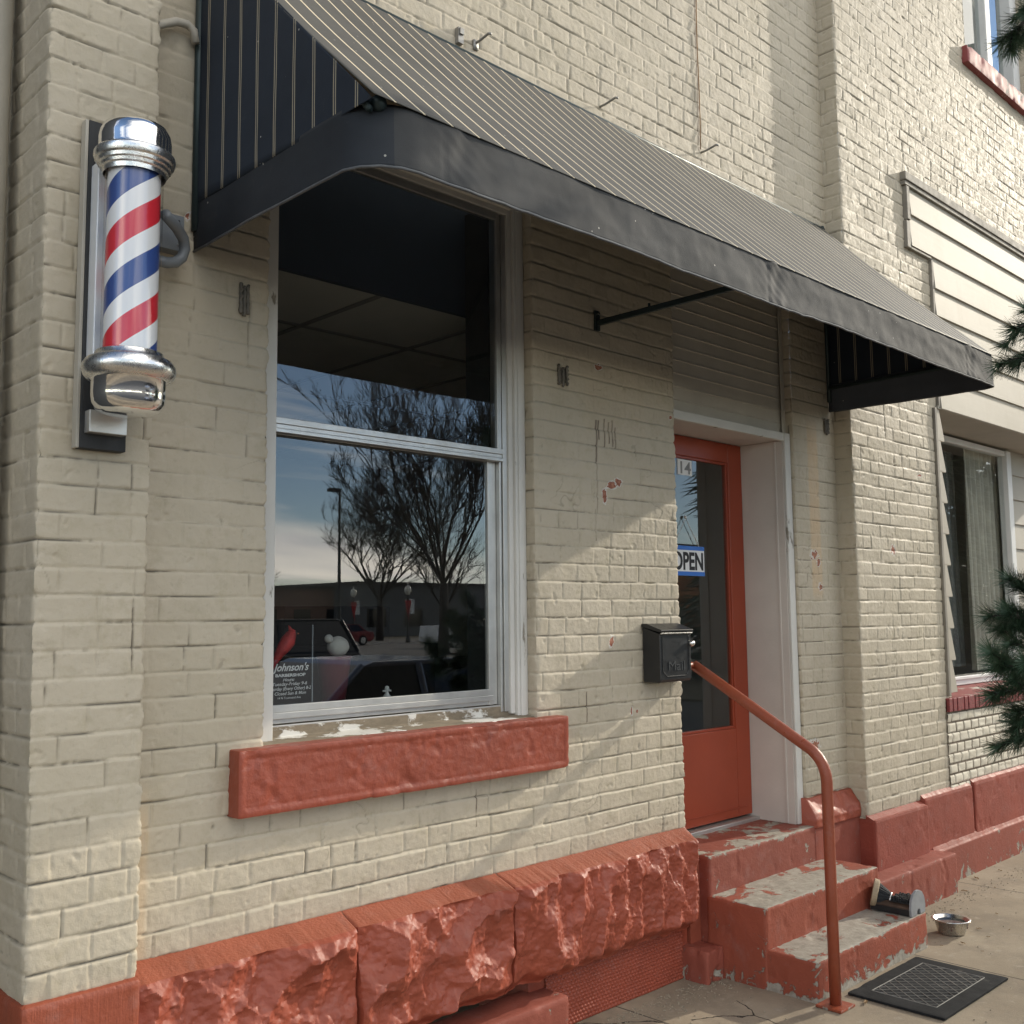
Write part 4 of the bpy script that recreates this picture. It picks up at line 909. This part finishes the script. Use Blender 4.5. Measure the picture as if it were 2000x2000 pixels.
for i in range(13):
    for j in range(9):
        x = 5.07+.1*i/12; y = -.572+.09*j/8; m.tube([(x, y, .224), (x+random.uniform(-.004, .004), y+random.uniform(-.004, .004), .245+random.uniform(0, .006))], [.0052, .0035], 5)
obj('bristle_pad', m, BRISTLE, BB)
m = MB(); P0 = Vector((5.105, -.455, .232)); ax = Vector((-.09, .20, .05)).normalized(); a = ax.cross(Vector((0, 0, 1))).normalized(); b = a.cross(ax)
for i in range(150):
    t = i*2.39996; rr = math.sqrt((i+.5)/150); d = (a*math.cos(t)+b*math.sin(t))
    m.tube([P0+d*rr*.020, P0+ax*.062+d*rr*.052], [.0040, .0046], 5)
BF = obj('flared_brush', m, BRISTLE, BB)
m = MB(); V_ = []
for r, h in ((.058, .058), (.066, .062), (.067, .084), (.058, .088)):
    for j in range(32): q = 2*math.pi*j/32; V_.append(P0+ax*h+(a*math.cos(q)+b*math.sin(q))*r)
m.add(V_, [(i*32+j, i*32+(j+1) % 32, (i+1)*32+(j+1) % 32, (i+1)*32+j) for i in range(3) for j in range(32)]+[tuple(range(96, 128))]+[tuple(range(32))[::-1]]); obj('brush_rim', m, TANW, BF, smooth=False)
obj('ferrule', MB().tube([P0-ax*.006, P0+ax*.004], .024, 16).ball(tuple(P0+Vector((-.025, -.01, -.005))), .008, 10), STAINL, BB, smooth=True)
def leaf(x, y, s, rot, label, g='dry leaves on the sidewalk'):
    n = 9; V_ = []; cr = [0, .35, .55, .42, .6, .4, .5, .25, 0]
    for i in range(n):
        t = i/(n-1)-.5; w_ = cr[i]*.6
        for q in (-1, 0, 1):
            lx, ly, lz = t*s, q*w_*s*.5, .004+abs(q)*s*.10*random.uniform(.5, 1.2)+.04*s*math.sin(t*9)
            V_.append((x+lx*math.cos(rot)-ly*math.sin(rot), y+lx*math.sin(rot)+ly*math.cos(rot), max(.001, lz)))
    m = MB(); m.add(V_, [(i*3+j, i*3+j+1, i*3+3+j+1, i*3+3+j) for i in range(n-1) for j in (0, 1)])
    o = obj('dry_leaf', m, LEAFB, None, (x, y, 0)); so = o.modifiers.new('t', 'SOLIDIFY'); so.thickness = .0008; return tag(o, label, 'leaf', g)
leaf(4.28, -.735, .045, .3, 'curled tan leaf on the concrete beside the handrail base plate')
for x, y, s in ((5.36, -.70, .03), (5.66, -.66, .028), (6.35, -.30, .035), (6.7, -.23, .05), (6.15, -.33, .02), (5.75, -.78, .02), (5.55, -.75, .018), (5.3, -.82, .016), (6.0, -.62, .02), (5.9, -.42, .024), (6.55, -.40, .022), (7.0, -.26, .03), (5.25, -.64, .014)):
    leaf(x, y, s, random.uniform(0, 6), 'small dry brown leaf scrap lying on the sidewalk right of the steps')
SUN_E, SKY_S, CLOUD_B, EXPO, CLOUD_OFF = 2.4, .15, 19.0, .55, (.35, .2, 0)
# ------------------------------------------------------------------ ground
g = MB(); xs = np.linspace(-8, 22, 160); ys = np.linspace(-3.6, .5, 60); X, Yg = np.meshgrid(xs, ys, indexing='ij')
g.grid(np.stack([X, Yg, .003*fbm(X*.8, Yg*.8, 0., 3)-.002], -1)); struct(obj('sidewalk', g, WALK, None, (0, 0, 0), True, fixn=False))
struct(obj('kerb', MB().box(-8, 22, -3.76, -3.602, -.3, -.001), LOT, None, (0, -3.7, 0), bevel=.01))
struct(obj('street', MB().box(-200, 260, -30, -3.761, -.4, -.15), ASPH, None, (0, -10, 0)))
struct(obj('parking_lot', MB().box(-200, 260, -70, -30.0, -.4, -.145), LOT, None, (0, -50, 0)))
struct(obj('ground', MB().box(-700, 700, -700, 700, -.9, -.42), GRASS, None, (0, 0, -.4)))
struct(obj('verge', MB().box(-200, 260, -200, -70.01, -.42, -.14), GRASS, None, (0, -100, 0)))

R = random.Random(77); m = MB()
for i in range(1300):
    if R.random() < .45: x, y = R.uniform(3.1, 4.1), .0-abs(R.gauss(0, .10))-.06
    elif R.random() < .6: x, y = R.uniform(5.3, 8.5), -.30-abs(R.gauss(0, .10))
    else: x, y = R.uniform(2.6, 8.5), R.uniform(-1.3, -.1)
    if 4.1 < x < 5.22 and y > -1.08: continue
    s = R.uniform(.0012, .0055); a = R.uniform(0, 6); c, d = math.cos(a)*s, math.sin(a)*s
    m.add([(x-c, y-d, .0), (x+d, y-c, .0), (x+c*1.2, y+d, .0), (x-d, y+c, .0), (x, y, s*.9)], [(0, 1, 4), (1, 2, 4), (2, 3, 4), (3, 0, 4)])
o = obj('grit', m, simple('sandy_grit', (.30, .26, .19), .9, 0, .45, 60), None, (4, -.5, 0)); o['kind'] = 'stuff'; o['label'] = 'sandy grit and small stones along the foot of the wall'; o['category'] = 'grit'
# ------------------------------------------------------------------ what stands across the street (seen mirrored in the glass), and added evergreens
def car(name, label, cat, paint, loc, rotz, L=4.5, Wd=1.8, hood=.92, belt=.95, roof=1.42, gx=(.28, .86), tx=(.42, .74), bed=False):
    r = thing(name, label, cat, loc); lx, ly, lz = loc
    def Pt(p): return [(q[0]+lx, q[1]+lz) for q in p]
    h = L/2
    lower = [(-h, .42), (-h+.05, .62), (-h+.12, hood-.18), (-h+gx[0]*L*.9, hood), (-h+gx[0]*L, belt), (-h+gx[1]*L, belt), (h-.08, belt-.06 if not bed else belt), (h, .70), (h-.04, .36), (h-.3, .25), (-h+.3, .25)]
    m = MB(); m.prism(Pt(lower), ly-Wd/2, ly+Wd/2, 'y'); bd = obj('body', m, paint, r, bevel=.07, seg=3)
    m = MB(); a = [(-h+gx[0]*L, belt-.02, Wd*.47), (-h+gx[1]*L, belt-.02, Wd*.47), (-h+tx[1]*L, roof-.03, Wd*.38), (-h+tx[0]*L, roof-.03, Wd*.38)]
    V_ = [(lx+p[0], ly+s*p[2], lz+p[1]) for s in (-1, 1) for p in a]
    m.add(V_, [(0, 1, 2, 3), (4, 7, 6, 5), (0, 4, 5, 1), (1, 5, 6, 2), (2, 6, 7, 3), (3, 7, 4, 0)]); obj('windows', m, CARGL, r, bevel=.02)
    m = MB(); m.prism(Pt([(-h+tx[0]*L-.03, roof-.05), (-h+tx[0]*L+.12, roof), (-h+tx[1]*L-.12, roof), (-h+tx[1]*L+.03, roof-.05)]), ly-Wd*.39, ly+Wd*.39, 'y')
    for s in (-1, 1):
        m.tube([V_[0 if s < 0 else 4], V_[3 if s < 0 else 7]], .035, 6); m.tube([V_[1 if s < 0 else 5], V_[2 if s < 0 else 6]], .05, 6)
        xm = (-h+(tx[0]+tx[1])/2*L); m.tube([(lx+xm, ly+s*Wd*.472, lz+belt-.02), (lx+xm, ly+s*Wd*.385, lz+roof-.03)], .04, 6)
    obj('roof', m, paint, r, bevel=.03)
    for fx in (-h+.19*L, h-.20*L):
        for s in (-1, 1):
            wy = ly+s*(Wd/2-.08); m = MB(); m.lathe([(.20, -.11), (.31, -.11), (.335, -.07), (.335, .07), (.31, .11), (.20, .11)], (lx+fx, wy, lz+.335), 24, 'y')
            wh = obj('wheel', m, TYRE, r, smooth=False); m = MB(); m.lathe([(.02, .115), (.08, .112), (.20, .095), (.215, .112)] if s > 0 else [(.215, -.112), (.20, -.095), (.08, -.112), (.02, -.115)], (lx+fx, wy, lz+.335), 20, 'y'); obj('rim', m, RIM, wh)
    for s in (-1, 1): obj('headlight', MB().ball((lx-h+.10, ly+s*Wd*.38, lz+.66), .1, 12, (.7, 1.5, .8)), LAMPL, r, smooth=True)
    r.rotation_euler = (0, 0, rotz); return r
car('parked_car', 'grey coupe parked at the near kerb, mirrored large along the bottom of the tall window', 'car', CARG, (6.05, -5.05, -.15), 0, 4.5, 1.8, .90, .96, 1.42, (.24, .98), (.38, .66))
car('parked_car', 'dark sport utility vehicle mirrored at the left of the tall window', 'car', CARK, (11.3, -16.5, -.15), .25, 4.7, 1.9, 1.05, 1.12, 1.80, (.22, .97), (.32, .90))
car('pickup_truck', 'white pickup truck mirrored at the right of the tall window', 'pickup truck', CARW, (42.8, -45, -.14), 3.14, 5.6, 2.0, 1.25, 1.32, 1.98, (.26, .62), (.33, .56), True)
car('parked_car', 'dark red car mirrored beside the globe street lamp', 'car', CARR, (40.5, -55, -.14), .1, 4.4, 1.8)
car('parked_car', 'black car with pale windows mirrored in the curtained shop window', 'car', CARK, (24.5, -5.6, -.15), .1, 4.6, 1.85)
def lamp(x, y, label, banner=True):
    r = thing('street_lamp', label, 'street lamp', (x, y, -.14)); z = -.14
    obj('post', MB().lathe([(.16, 0), (.16, .25), (.09, .5), (.065, .7), (.055, 3.35), (.09, 3.42), (.12, 3.5)], (x, y, z), 12), POSTM, r, smooth=True)
    obj('globe', MB().lathe([(.11, 3.5), (.24, 3.68), (.27, 3.85), (.22, 4.02), (.10, 4.16), (.04, 4.2), (.02, 4.34), (.001, 4.36)], (x, y, z), 20), GLOBE, r, smooth=True)
    if banner:
        obj('banner', MB().box(x+.08, x+.62, y-.01, y+.01, z+2.1, z+3.2), FLAGW, r); obj('bow', MB().prism([(x-.3, z+3.1), (x+.3, z+3.1), (x+.12, z+2.2), (x+.02, z+1.3), (x-.08, z+2.2)], y+.015, y+.05, 'y'), FLAGR, r)
lamp(49.1, -65.4, 'globe street lamp mirrored left of the tree trunk'); lamp(48.1, -57.2, 'globe street lamp with red bow and banner mirrored right of the tree trunk'); lamp(25.2, -40.0, 'globe street lamp mirrored at the far left of the tall window', False)
r = thing('light_pole', 'tall slender parking lot light pole mirrored against the sky', 'light pole', (37, -50, -.14))
obj('pole', MB().tube([(37, -50, -.14), (37, -50, 9.6)], [.13, .07], 10), POSTM, r); obj('lamp_head', MB().box(36.2, 37.0, -50.2, -49.8, 9.45, 9.65), POSTM, r)
def tree(x, y, hgt, spread, label, seed, dep=6, trunkf=.22, r0=.28):
    R = random.Random(seed); t = thing('bare_tree', label, 'tree', (x, y, -.15), 'bare winter trees across the street'); cr = MB(); tk = MB()
    def br(p, d, L, r, k):
        pts = [p]; q = Vector(p); dd = Vector(d)
        n = 4 if k > 2 else 3
        for i in range(n):
            dd = (dd + Vector((R.gauss(0, .07), R.gauss(0, .07), R.gauss(.035, .05)))).normalized(); q = q+dd*L/n; pts.append(q.copy())
        rs = [max(.011, r*(1-.4*i/n)) for i in range(n+1)]; cr.tube(pts, rs, 4 if k < 4 else 6, False)
        if k == 0: return
        for j in range(3 if k > 1 else 4):
            i = R.randint(1, n) if j else n
            a = Vector((R.gauss(0, 1), R.gauss(0, 1), R.gauss(.35, .6)*.8)).normalized()
            nd = (dd*1.0+a*spread*.85).normalized(); br(pts[i], nd, L*R.uniform(.58, .82), r*.58, k-1)
    h0 = hgt*trunkf; tk.tube([(x, y, -.2), (x+.05, y, h0*.5), (x, y+.06, h0)], [r0*1.25, r0, r0*.9], 10)
    for j in range(8):
        an = j*.785+R.random(); br(Vector((x, y, h0-.1)), Vector((math.cos(an)*spread, math.sin(an)*spread, 1.0)).normalized(), hgt*R.uniform(.24, .34), r0*.36, dep-1)
    obj('trunk', tk, BARK, t, smooth=True); obj('branches', cr, BARK, t, fixn=False)
tree(51.4, -65, 14.5, .95, 'broad vase shaped bare tree mirrored in the middle of the tall window', 4, 7)
tree(36.0, -39, 14.5, .55, 'tall bare tree mirrored at the right of the tall window', 9, 7, .24, .26)
tree(42.0, -72, 7.5, .8, 'low twiggy bare tree mirrored at the left of the tall window', 12, 5); tree(66, -74, 11, .8, 'bare tree mirrored behind the white pickup', 21, 5)
tree(30.0, -70, 6.5, .8, 'small bare tree mirrored at the left edge of the tall window', 27, 5)
def added_conifer(x, y, hgt, rad_, label, seed):  # evergreens added and sized to block sky from the shop window's reflection
    R = random.Random(seed); t = thing('added_evergreen', label, 'tree', (x, y, -.15), 'evergreens added to block sky in the shop window')
    obj('trunk', MB().tube([(x, y, -.2), (x, y, hgt*.9)], [.22, .04], 8), BARK, t, smooth=True); m = MB()
    for i in range(11000):
        q = R.random()**1.3; an = R.uniform(0, 6.283); rr = rad_*(1-q)*(.35+.65*math.sqrt(R.random()))*(.8+.35*math.sin(an*3+q*25)); h = .4+q*(hgt-.4)
        p = Vector((x+rr*math.cos(an), y+rr*math.sin(an), h-.25*rr)); d = Vector((math.cos(an), math.sin(an), R.uniform(-.7, .1))).normalized(); a = d.cross(Vector((0, 0, 1))).normalized()*.2; L = R.uniform(.6, 1.0)
        m.add([p-a, p+d*L*.5-a*.6+Vector((0, 0, .05)), p+d*L, p+a], [(0, 1, 2, 3)])
    obj('crown', m, NEEDLE, t, fixn=False)
added_conifer(26.0, -11.2, 20, 3.6, 'tall narrow evergreen added to darken the left of the curtained shop window', 31); added_conifer(31.5, -11.5, 22, 4.8, 'wide dark evergreen added to block the sky in the curtained shop window', 3); added_conifer(39, -15, 11, 3.0, 'second evergreen added behind the wide one to darken the shop window', 8); added_conifer(37.0, -11.2, 22, 5.0, 'dark evergreen added to darken the right of the shop window', 14)
struct(obj('added_planted_strip', MB().box(18, 60, -17, -6.9, -.3, -.10), GRASS, None, (39, -12, 0)))  # strip added to stand the sky-blocking evergreens on
def block(label, mat, x0, x1, y0, y1, h, nwin):
    r = thing('distant_building', label, 'building', ((x0+x1)/2, y1, -.14)); obj('wall', MB().box(x0, x1, y0, y1, -.14, h), mat, r)
    obj('roof', MB().box(x0-.3, x1+.3, y0-.3, y1+.3, h, h+.25), ROOFM, r)
    for k in range(nwin):
        xa = x0+(k+.25)*(x1-x0)/nwin; obj('window', MB().box(xa, xa+.5*(x1-x0)/nwin, y1, y1+.05, .8, min(2.6, h-.8)), CARGL, r)
block('long low dark brown building mirrored behind the bare trees', BLDA, 28, 62, -98, -84, 4.6, 9)
block('grey low building mirrored to the right of the brown one', BLDB, 60, 88, -96, -80, 5.0, 6)
block('orange brick building mirrored in the door glass', BLDC, 84, 104, -74, -60, 8.6, 6)

# ------------------------------------------------------------------ pine at the right edge
PT = thing('pine_tree', 'dark green long-needled pine tree reaching in from the right edge', 'tree', (5.60, -2.00, 0))
tk = MB(); tk.tube([(5.60, -2.00, -.05), (5.62, -2.00, 1.5), (5.59, -1.98, 3.2), (5.60, -2.00, 4.9)], [.085, .07, .045, .012], 10)
nd = MB(); R = random.Random(5)
def needles(p, d, n, ln):
    d = d.normalized()
    for i in range(n):
        a = Vector((R.gauss(0, 1), R.gauss(0, 1), R.gauss(0, 1))); a = (a-a.dot(d)*d).normalized()
        v = (d*R.uniform(.35, 1.1)+a*R.uniform(.5, 1)).normalized(); L = ln*R.uniform(.7, 1.15); q = p+d*R.uniform(-.01, .01)
        s = v.cross(a).normalized()*.0014 if abs(v.dot(a)) < .99 else Vector((.0014, 0, 0)); e = q+v*L+Vector((0, 0, -.006))
        nd.add([q-s, q+s, e+s*.3, e-s*.3], [(0, 1, 2, 3)])
def twig(p0, p1, ln=.085, dens=13):
    p0, p1 = Vector(p0), Vector(p1); L = (p1-p0).length; d = (p1-p0).normalized(); n = max(3, int(L/.012)); pts = []
    for i in range(n+1):
        t = i/n; p = p0+(p1-p0)*t+Vector((0, 0, .03*math.sin(t*3.1)*L)); pts.append(p)
        if t > .12: needles(p, d, dens, ln)
    needles(pts[-1], d, dens*3, ln); tk.tube(pts[::max(1, n//6)]+[pts[-1]], .005, 5)
def limb(z, tip, subs=7, seed=0):
    a = Vector((5.60, -2.00, z)); tip = Vector(tip); d = tip-a; tk.tube([a, a+d*.5+Vector((0, 0, .02)), tip], [.018, .012, .006], 6)
    for k in range(subs):
        t = .35+.6*k/max(1, subs-1); p = a+d*t
        s = Vector((R.gauss(0, 1), R.gauss(0, 1), R.gauss(.15, .5))).normalized(); twig(p, p+(d.normalized()*.7+s*.75).normalized()*R.uniform(.14, .24))
    twig(tip-d.normalized()*.1, tip+d.normalized()*.08)
for z in np.arange(.9, 4.8, .30):
    for k in range(5):
        an = k*1.2566+z*2.1; l = .62*(1-z/6.2); v = Vector((math.cos(an), math.sin(an), .15))
        if v.y > .1 or v.x < -.2: l = min(l, .30)
        limb(z, Vector((5.60, -2.00, z))+v*l, 4)
forks = set()
for tip, n in (((3.954, -1.5, 1.454), 11), ((3.979, -1.5, 1.361), 10), ((4.096, -1.5, 1.64), 10), ((4.115, -1.5, 1.183), 9), ((4.214, -1.5, 1.737), 9), ((4.328, -1.5, 2.789), 5), ((4.339, -1.5, 2.654), 5), ((4.383, -1.5, 4.039), 5), ((4.564, -1.5, 4.217), 6), ((4.103, -1.5, 1.525), 11), ((4.13, -1.5, 1.276), 10), ((4.175, -1.5, 1.62), 10), ((4.217, -1.5, 1.425), 10)):
    zc = 1.30 if tip[2] < 2.2 else 2.95 if tip[2] < 4 else 4.45; a = Vector((5.60, -2.00, zc)); t = Vector(tip); fk = a+Vector((-.78, .24, .03)); d = (t-fk).normalized(); tk.tube([fk, fk*.45+t*.55+Vector((0, 0, .015)), t], [.009, .007, .004], 6)
    if zc not in forks: forks.add(zc); tk.tube([a, a*.5+fk*.5+Vector((0, 0, .03)), fk], [.022, .017, .011], 8)
    for k in range(n):
        s = Vector((R.gauss(0, .5), R.gauss(0, .5), R.gauss(.1, .5))); p = t-d*(.04+.07*k); twig(p, p+(d*.9+s*.7).normalized()*R.uniform(.07, .13), .068, 24)
    twig(t-d*.12, t+d*.02, .068, 17)
obj('trunk', tk, BARK, PT, smooth=True); obj('crown', nd, NEEDLE, PT, fixn=False)

# ------------------------------------------------------------------ light and sky
sd = Vector((5.2, -1.0, 2.12)).normalized(); el = math.asin(sd.z); az = math.atan2(sd.x, sd.y)
L = bpy.data.lights.new('sun', 'SUN'); L.energy = SUN_E; L.angle = rad(.55); L.color = (1, .91, .76)
o = bpy.data.objects.new('sun', L); C.objects.link(o); o.rotation_euler = sd.to_track_quat('Z', 'Y').to_euler(); o.location = (20, -6, 12)
W = bpy.data.worlds.new('World'); S.world = W; W.use_nodes = True; nt = W.node_tree; nn = nt.nodes; bg = nn['Background']
sky = nn.new('ShaderNodeTexSky'); sky.sky_type = 'NISHITA'; sky.sun_disc = False; sky.sun_elevation = el; sky.sun_rotation = az; sky.altitude = 1700; sky.dust_density = .25; sky.ozone_density = 1.0
tc = nn.new('ShaderNodeTexCoord'); sp = nn.new('ShaderNodeSeparateXYZ'); nt.links.new(tc.outputs['Generated'], sp.inputs[0])
def mth(op, a, b=0., cl=False):
    n = nn.new('ShaderNodeMath'); n.operation = op; n.use_clamp = cl
    for i, v in ((0, a), (1, b)):
        if isinstance(v, bpy.types.NodeSocket): nt.links.new(v, n.inputs[i])
        else: n.inputs[i].default_value = v
    return n.outputs[0]
zz = mth('ADD', mth('MAXIMUM', sp.outputs[2], 0), .12); cb = nn.new('ShaderNodeCombineXYZ')
nt.links.new(mth('DIVIDE', sp.outputs[0], zz), cb.inputs[0]); nt.links.new(mth('DIVIDE', sp.outputs[1], zz), cb.inputs[1])
mp = nn.new('ShaderNodeMapping'); mp.inputs['Rotation'].default_value = (0, 0, rad(-42)); mp.inputs['Scale'].default_value = (.42, 1.0, 1); mp.inputs['Location'].default_value = CLOUD_OFF
nt.links.new(cb.outputs[0], mp.inputs['Vector'])
nz = nn.new('ShaderNodeTexNoise'); nz.inputs['Scale'].default_value = .62; nz.inputs['Detail'].default_value = 8; nz.inputs['Roughness'].default_value = .56; nz.inputs['Distortion'].default_value = .35
nt.links.new(mp.outputs[0], nz.inputs['Vector'])
cr = nn.new('ShaderNodeValToRGB'); cr.color_ramp.elements[0].position = .45; cr.color_ramp.elements[1].position = .60; nt.links.new(nz.outputs['Fac'], cr.inputs[0])
n2 = nn.new('ShaderNodeTexNoise'); n2.inputs['Scale'].default_value = 1.7; n2.inputs['Detail'].default_value = 6; nt.links.new(mp.outputs[0], n2.inputs['Vector'])
c2 = nn.new('ShaderNodeValToRGB'); c2.color_ramp.elements[0].position = .3; c2.color_ramp.elements[1].position = .7
c2.color_ramp.elements[0].color = (*[k*CLOUD_B*.62 for k in (1.0, .98, .95)], 1); c2.color_ramp.elements[1].color = (*[k*CLOUD_B for k in (1.0, .93, .80)], 1); nt.links.new(n2.outputs['Fac'], c2.inputs[0])
mx = nn.new('ShaderNodeMix'); mx.data_type = 'RGBA'; nt.links.new(cr.outputs[0], mx.inputs[0]); nt.links.new(sky.outputs[0], mx.inputs[6]); nt.links.new(c2.outputs[0], mx.inputs[7])
nt.links.new(mx.outputs[2], bg.inputs[0]); bg.inputs[1].default_value = SKY_S

# ------------------------------------------------------------------ camera
yaw, pit, rol = .7729203, .1006395, -.0105721
cyw, syw, cp, spp = math.cos(yaw), math.sin(yaw), math.cos(pit), math.sin(pit)
f_ = Vector((syw*cp, cyw*cp, spp)); r_ = Vector((cyw, -syw, 0)); u_ = r_.cross(f_)
r2 = r_*math.cos(rol)+u_*math.sin(rol); u2 = u_*math.cos(rol)-r_*math.sin(rol)
cam = bpy.data.cameras.new('camera'); cam.sensor_width = 36; cam.lens = 36*2030/2000; cam.clip_start = .05; cam.clip_end = 2000
co = bpy.data.objects.new('camera', cam); C.objects.link(co); S.camera = co
co.matrix_world = Matrix(((r2.x, u2.x, -f_.x, 0), (r2.y, u2.y, -f_.y, -3.0), (r2.z, u2.z, -f_.z, 1.65), (0, 0, 0, 1)))
S.view_settings.view_transform = 'Standard'; S.view_settings.look = 'None'; S.view_settings.exposure = EXPO; S.view_settings.gamma = 1
S.render.engine = 'CYCLES'; S.cycles.max_bounces = 8; S.cycles.transparent_max_bounces = 12
S.render.resolution_x = S.render.resolution_y = 1024
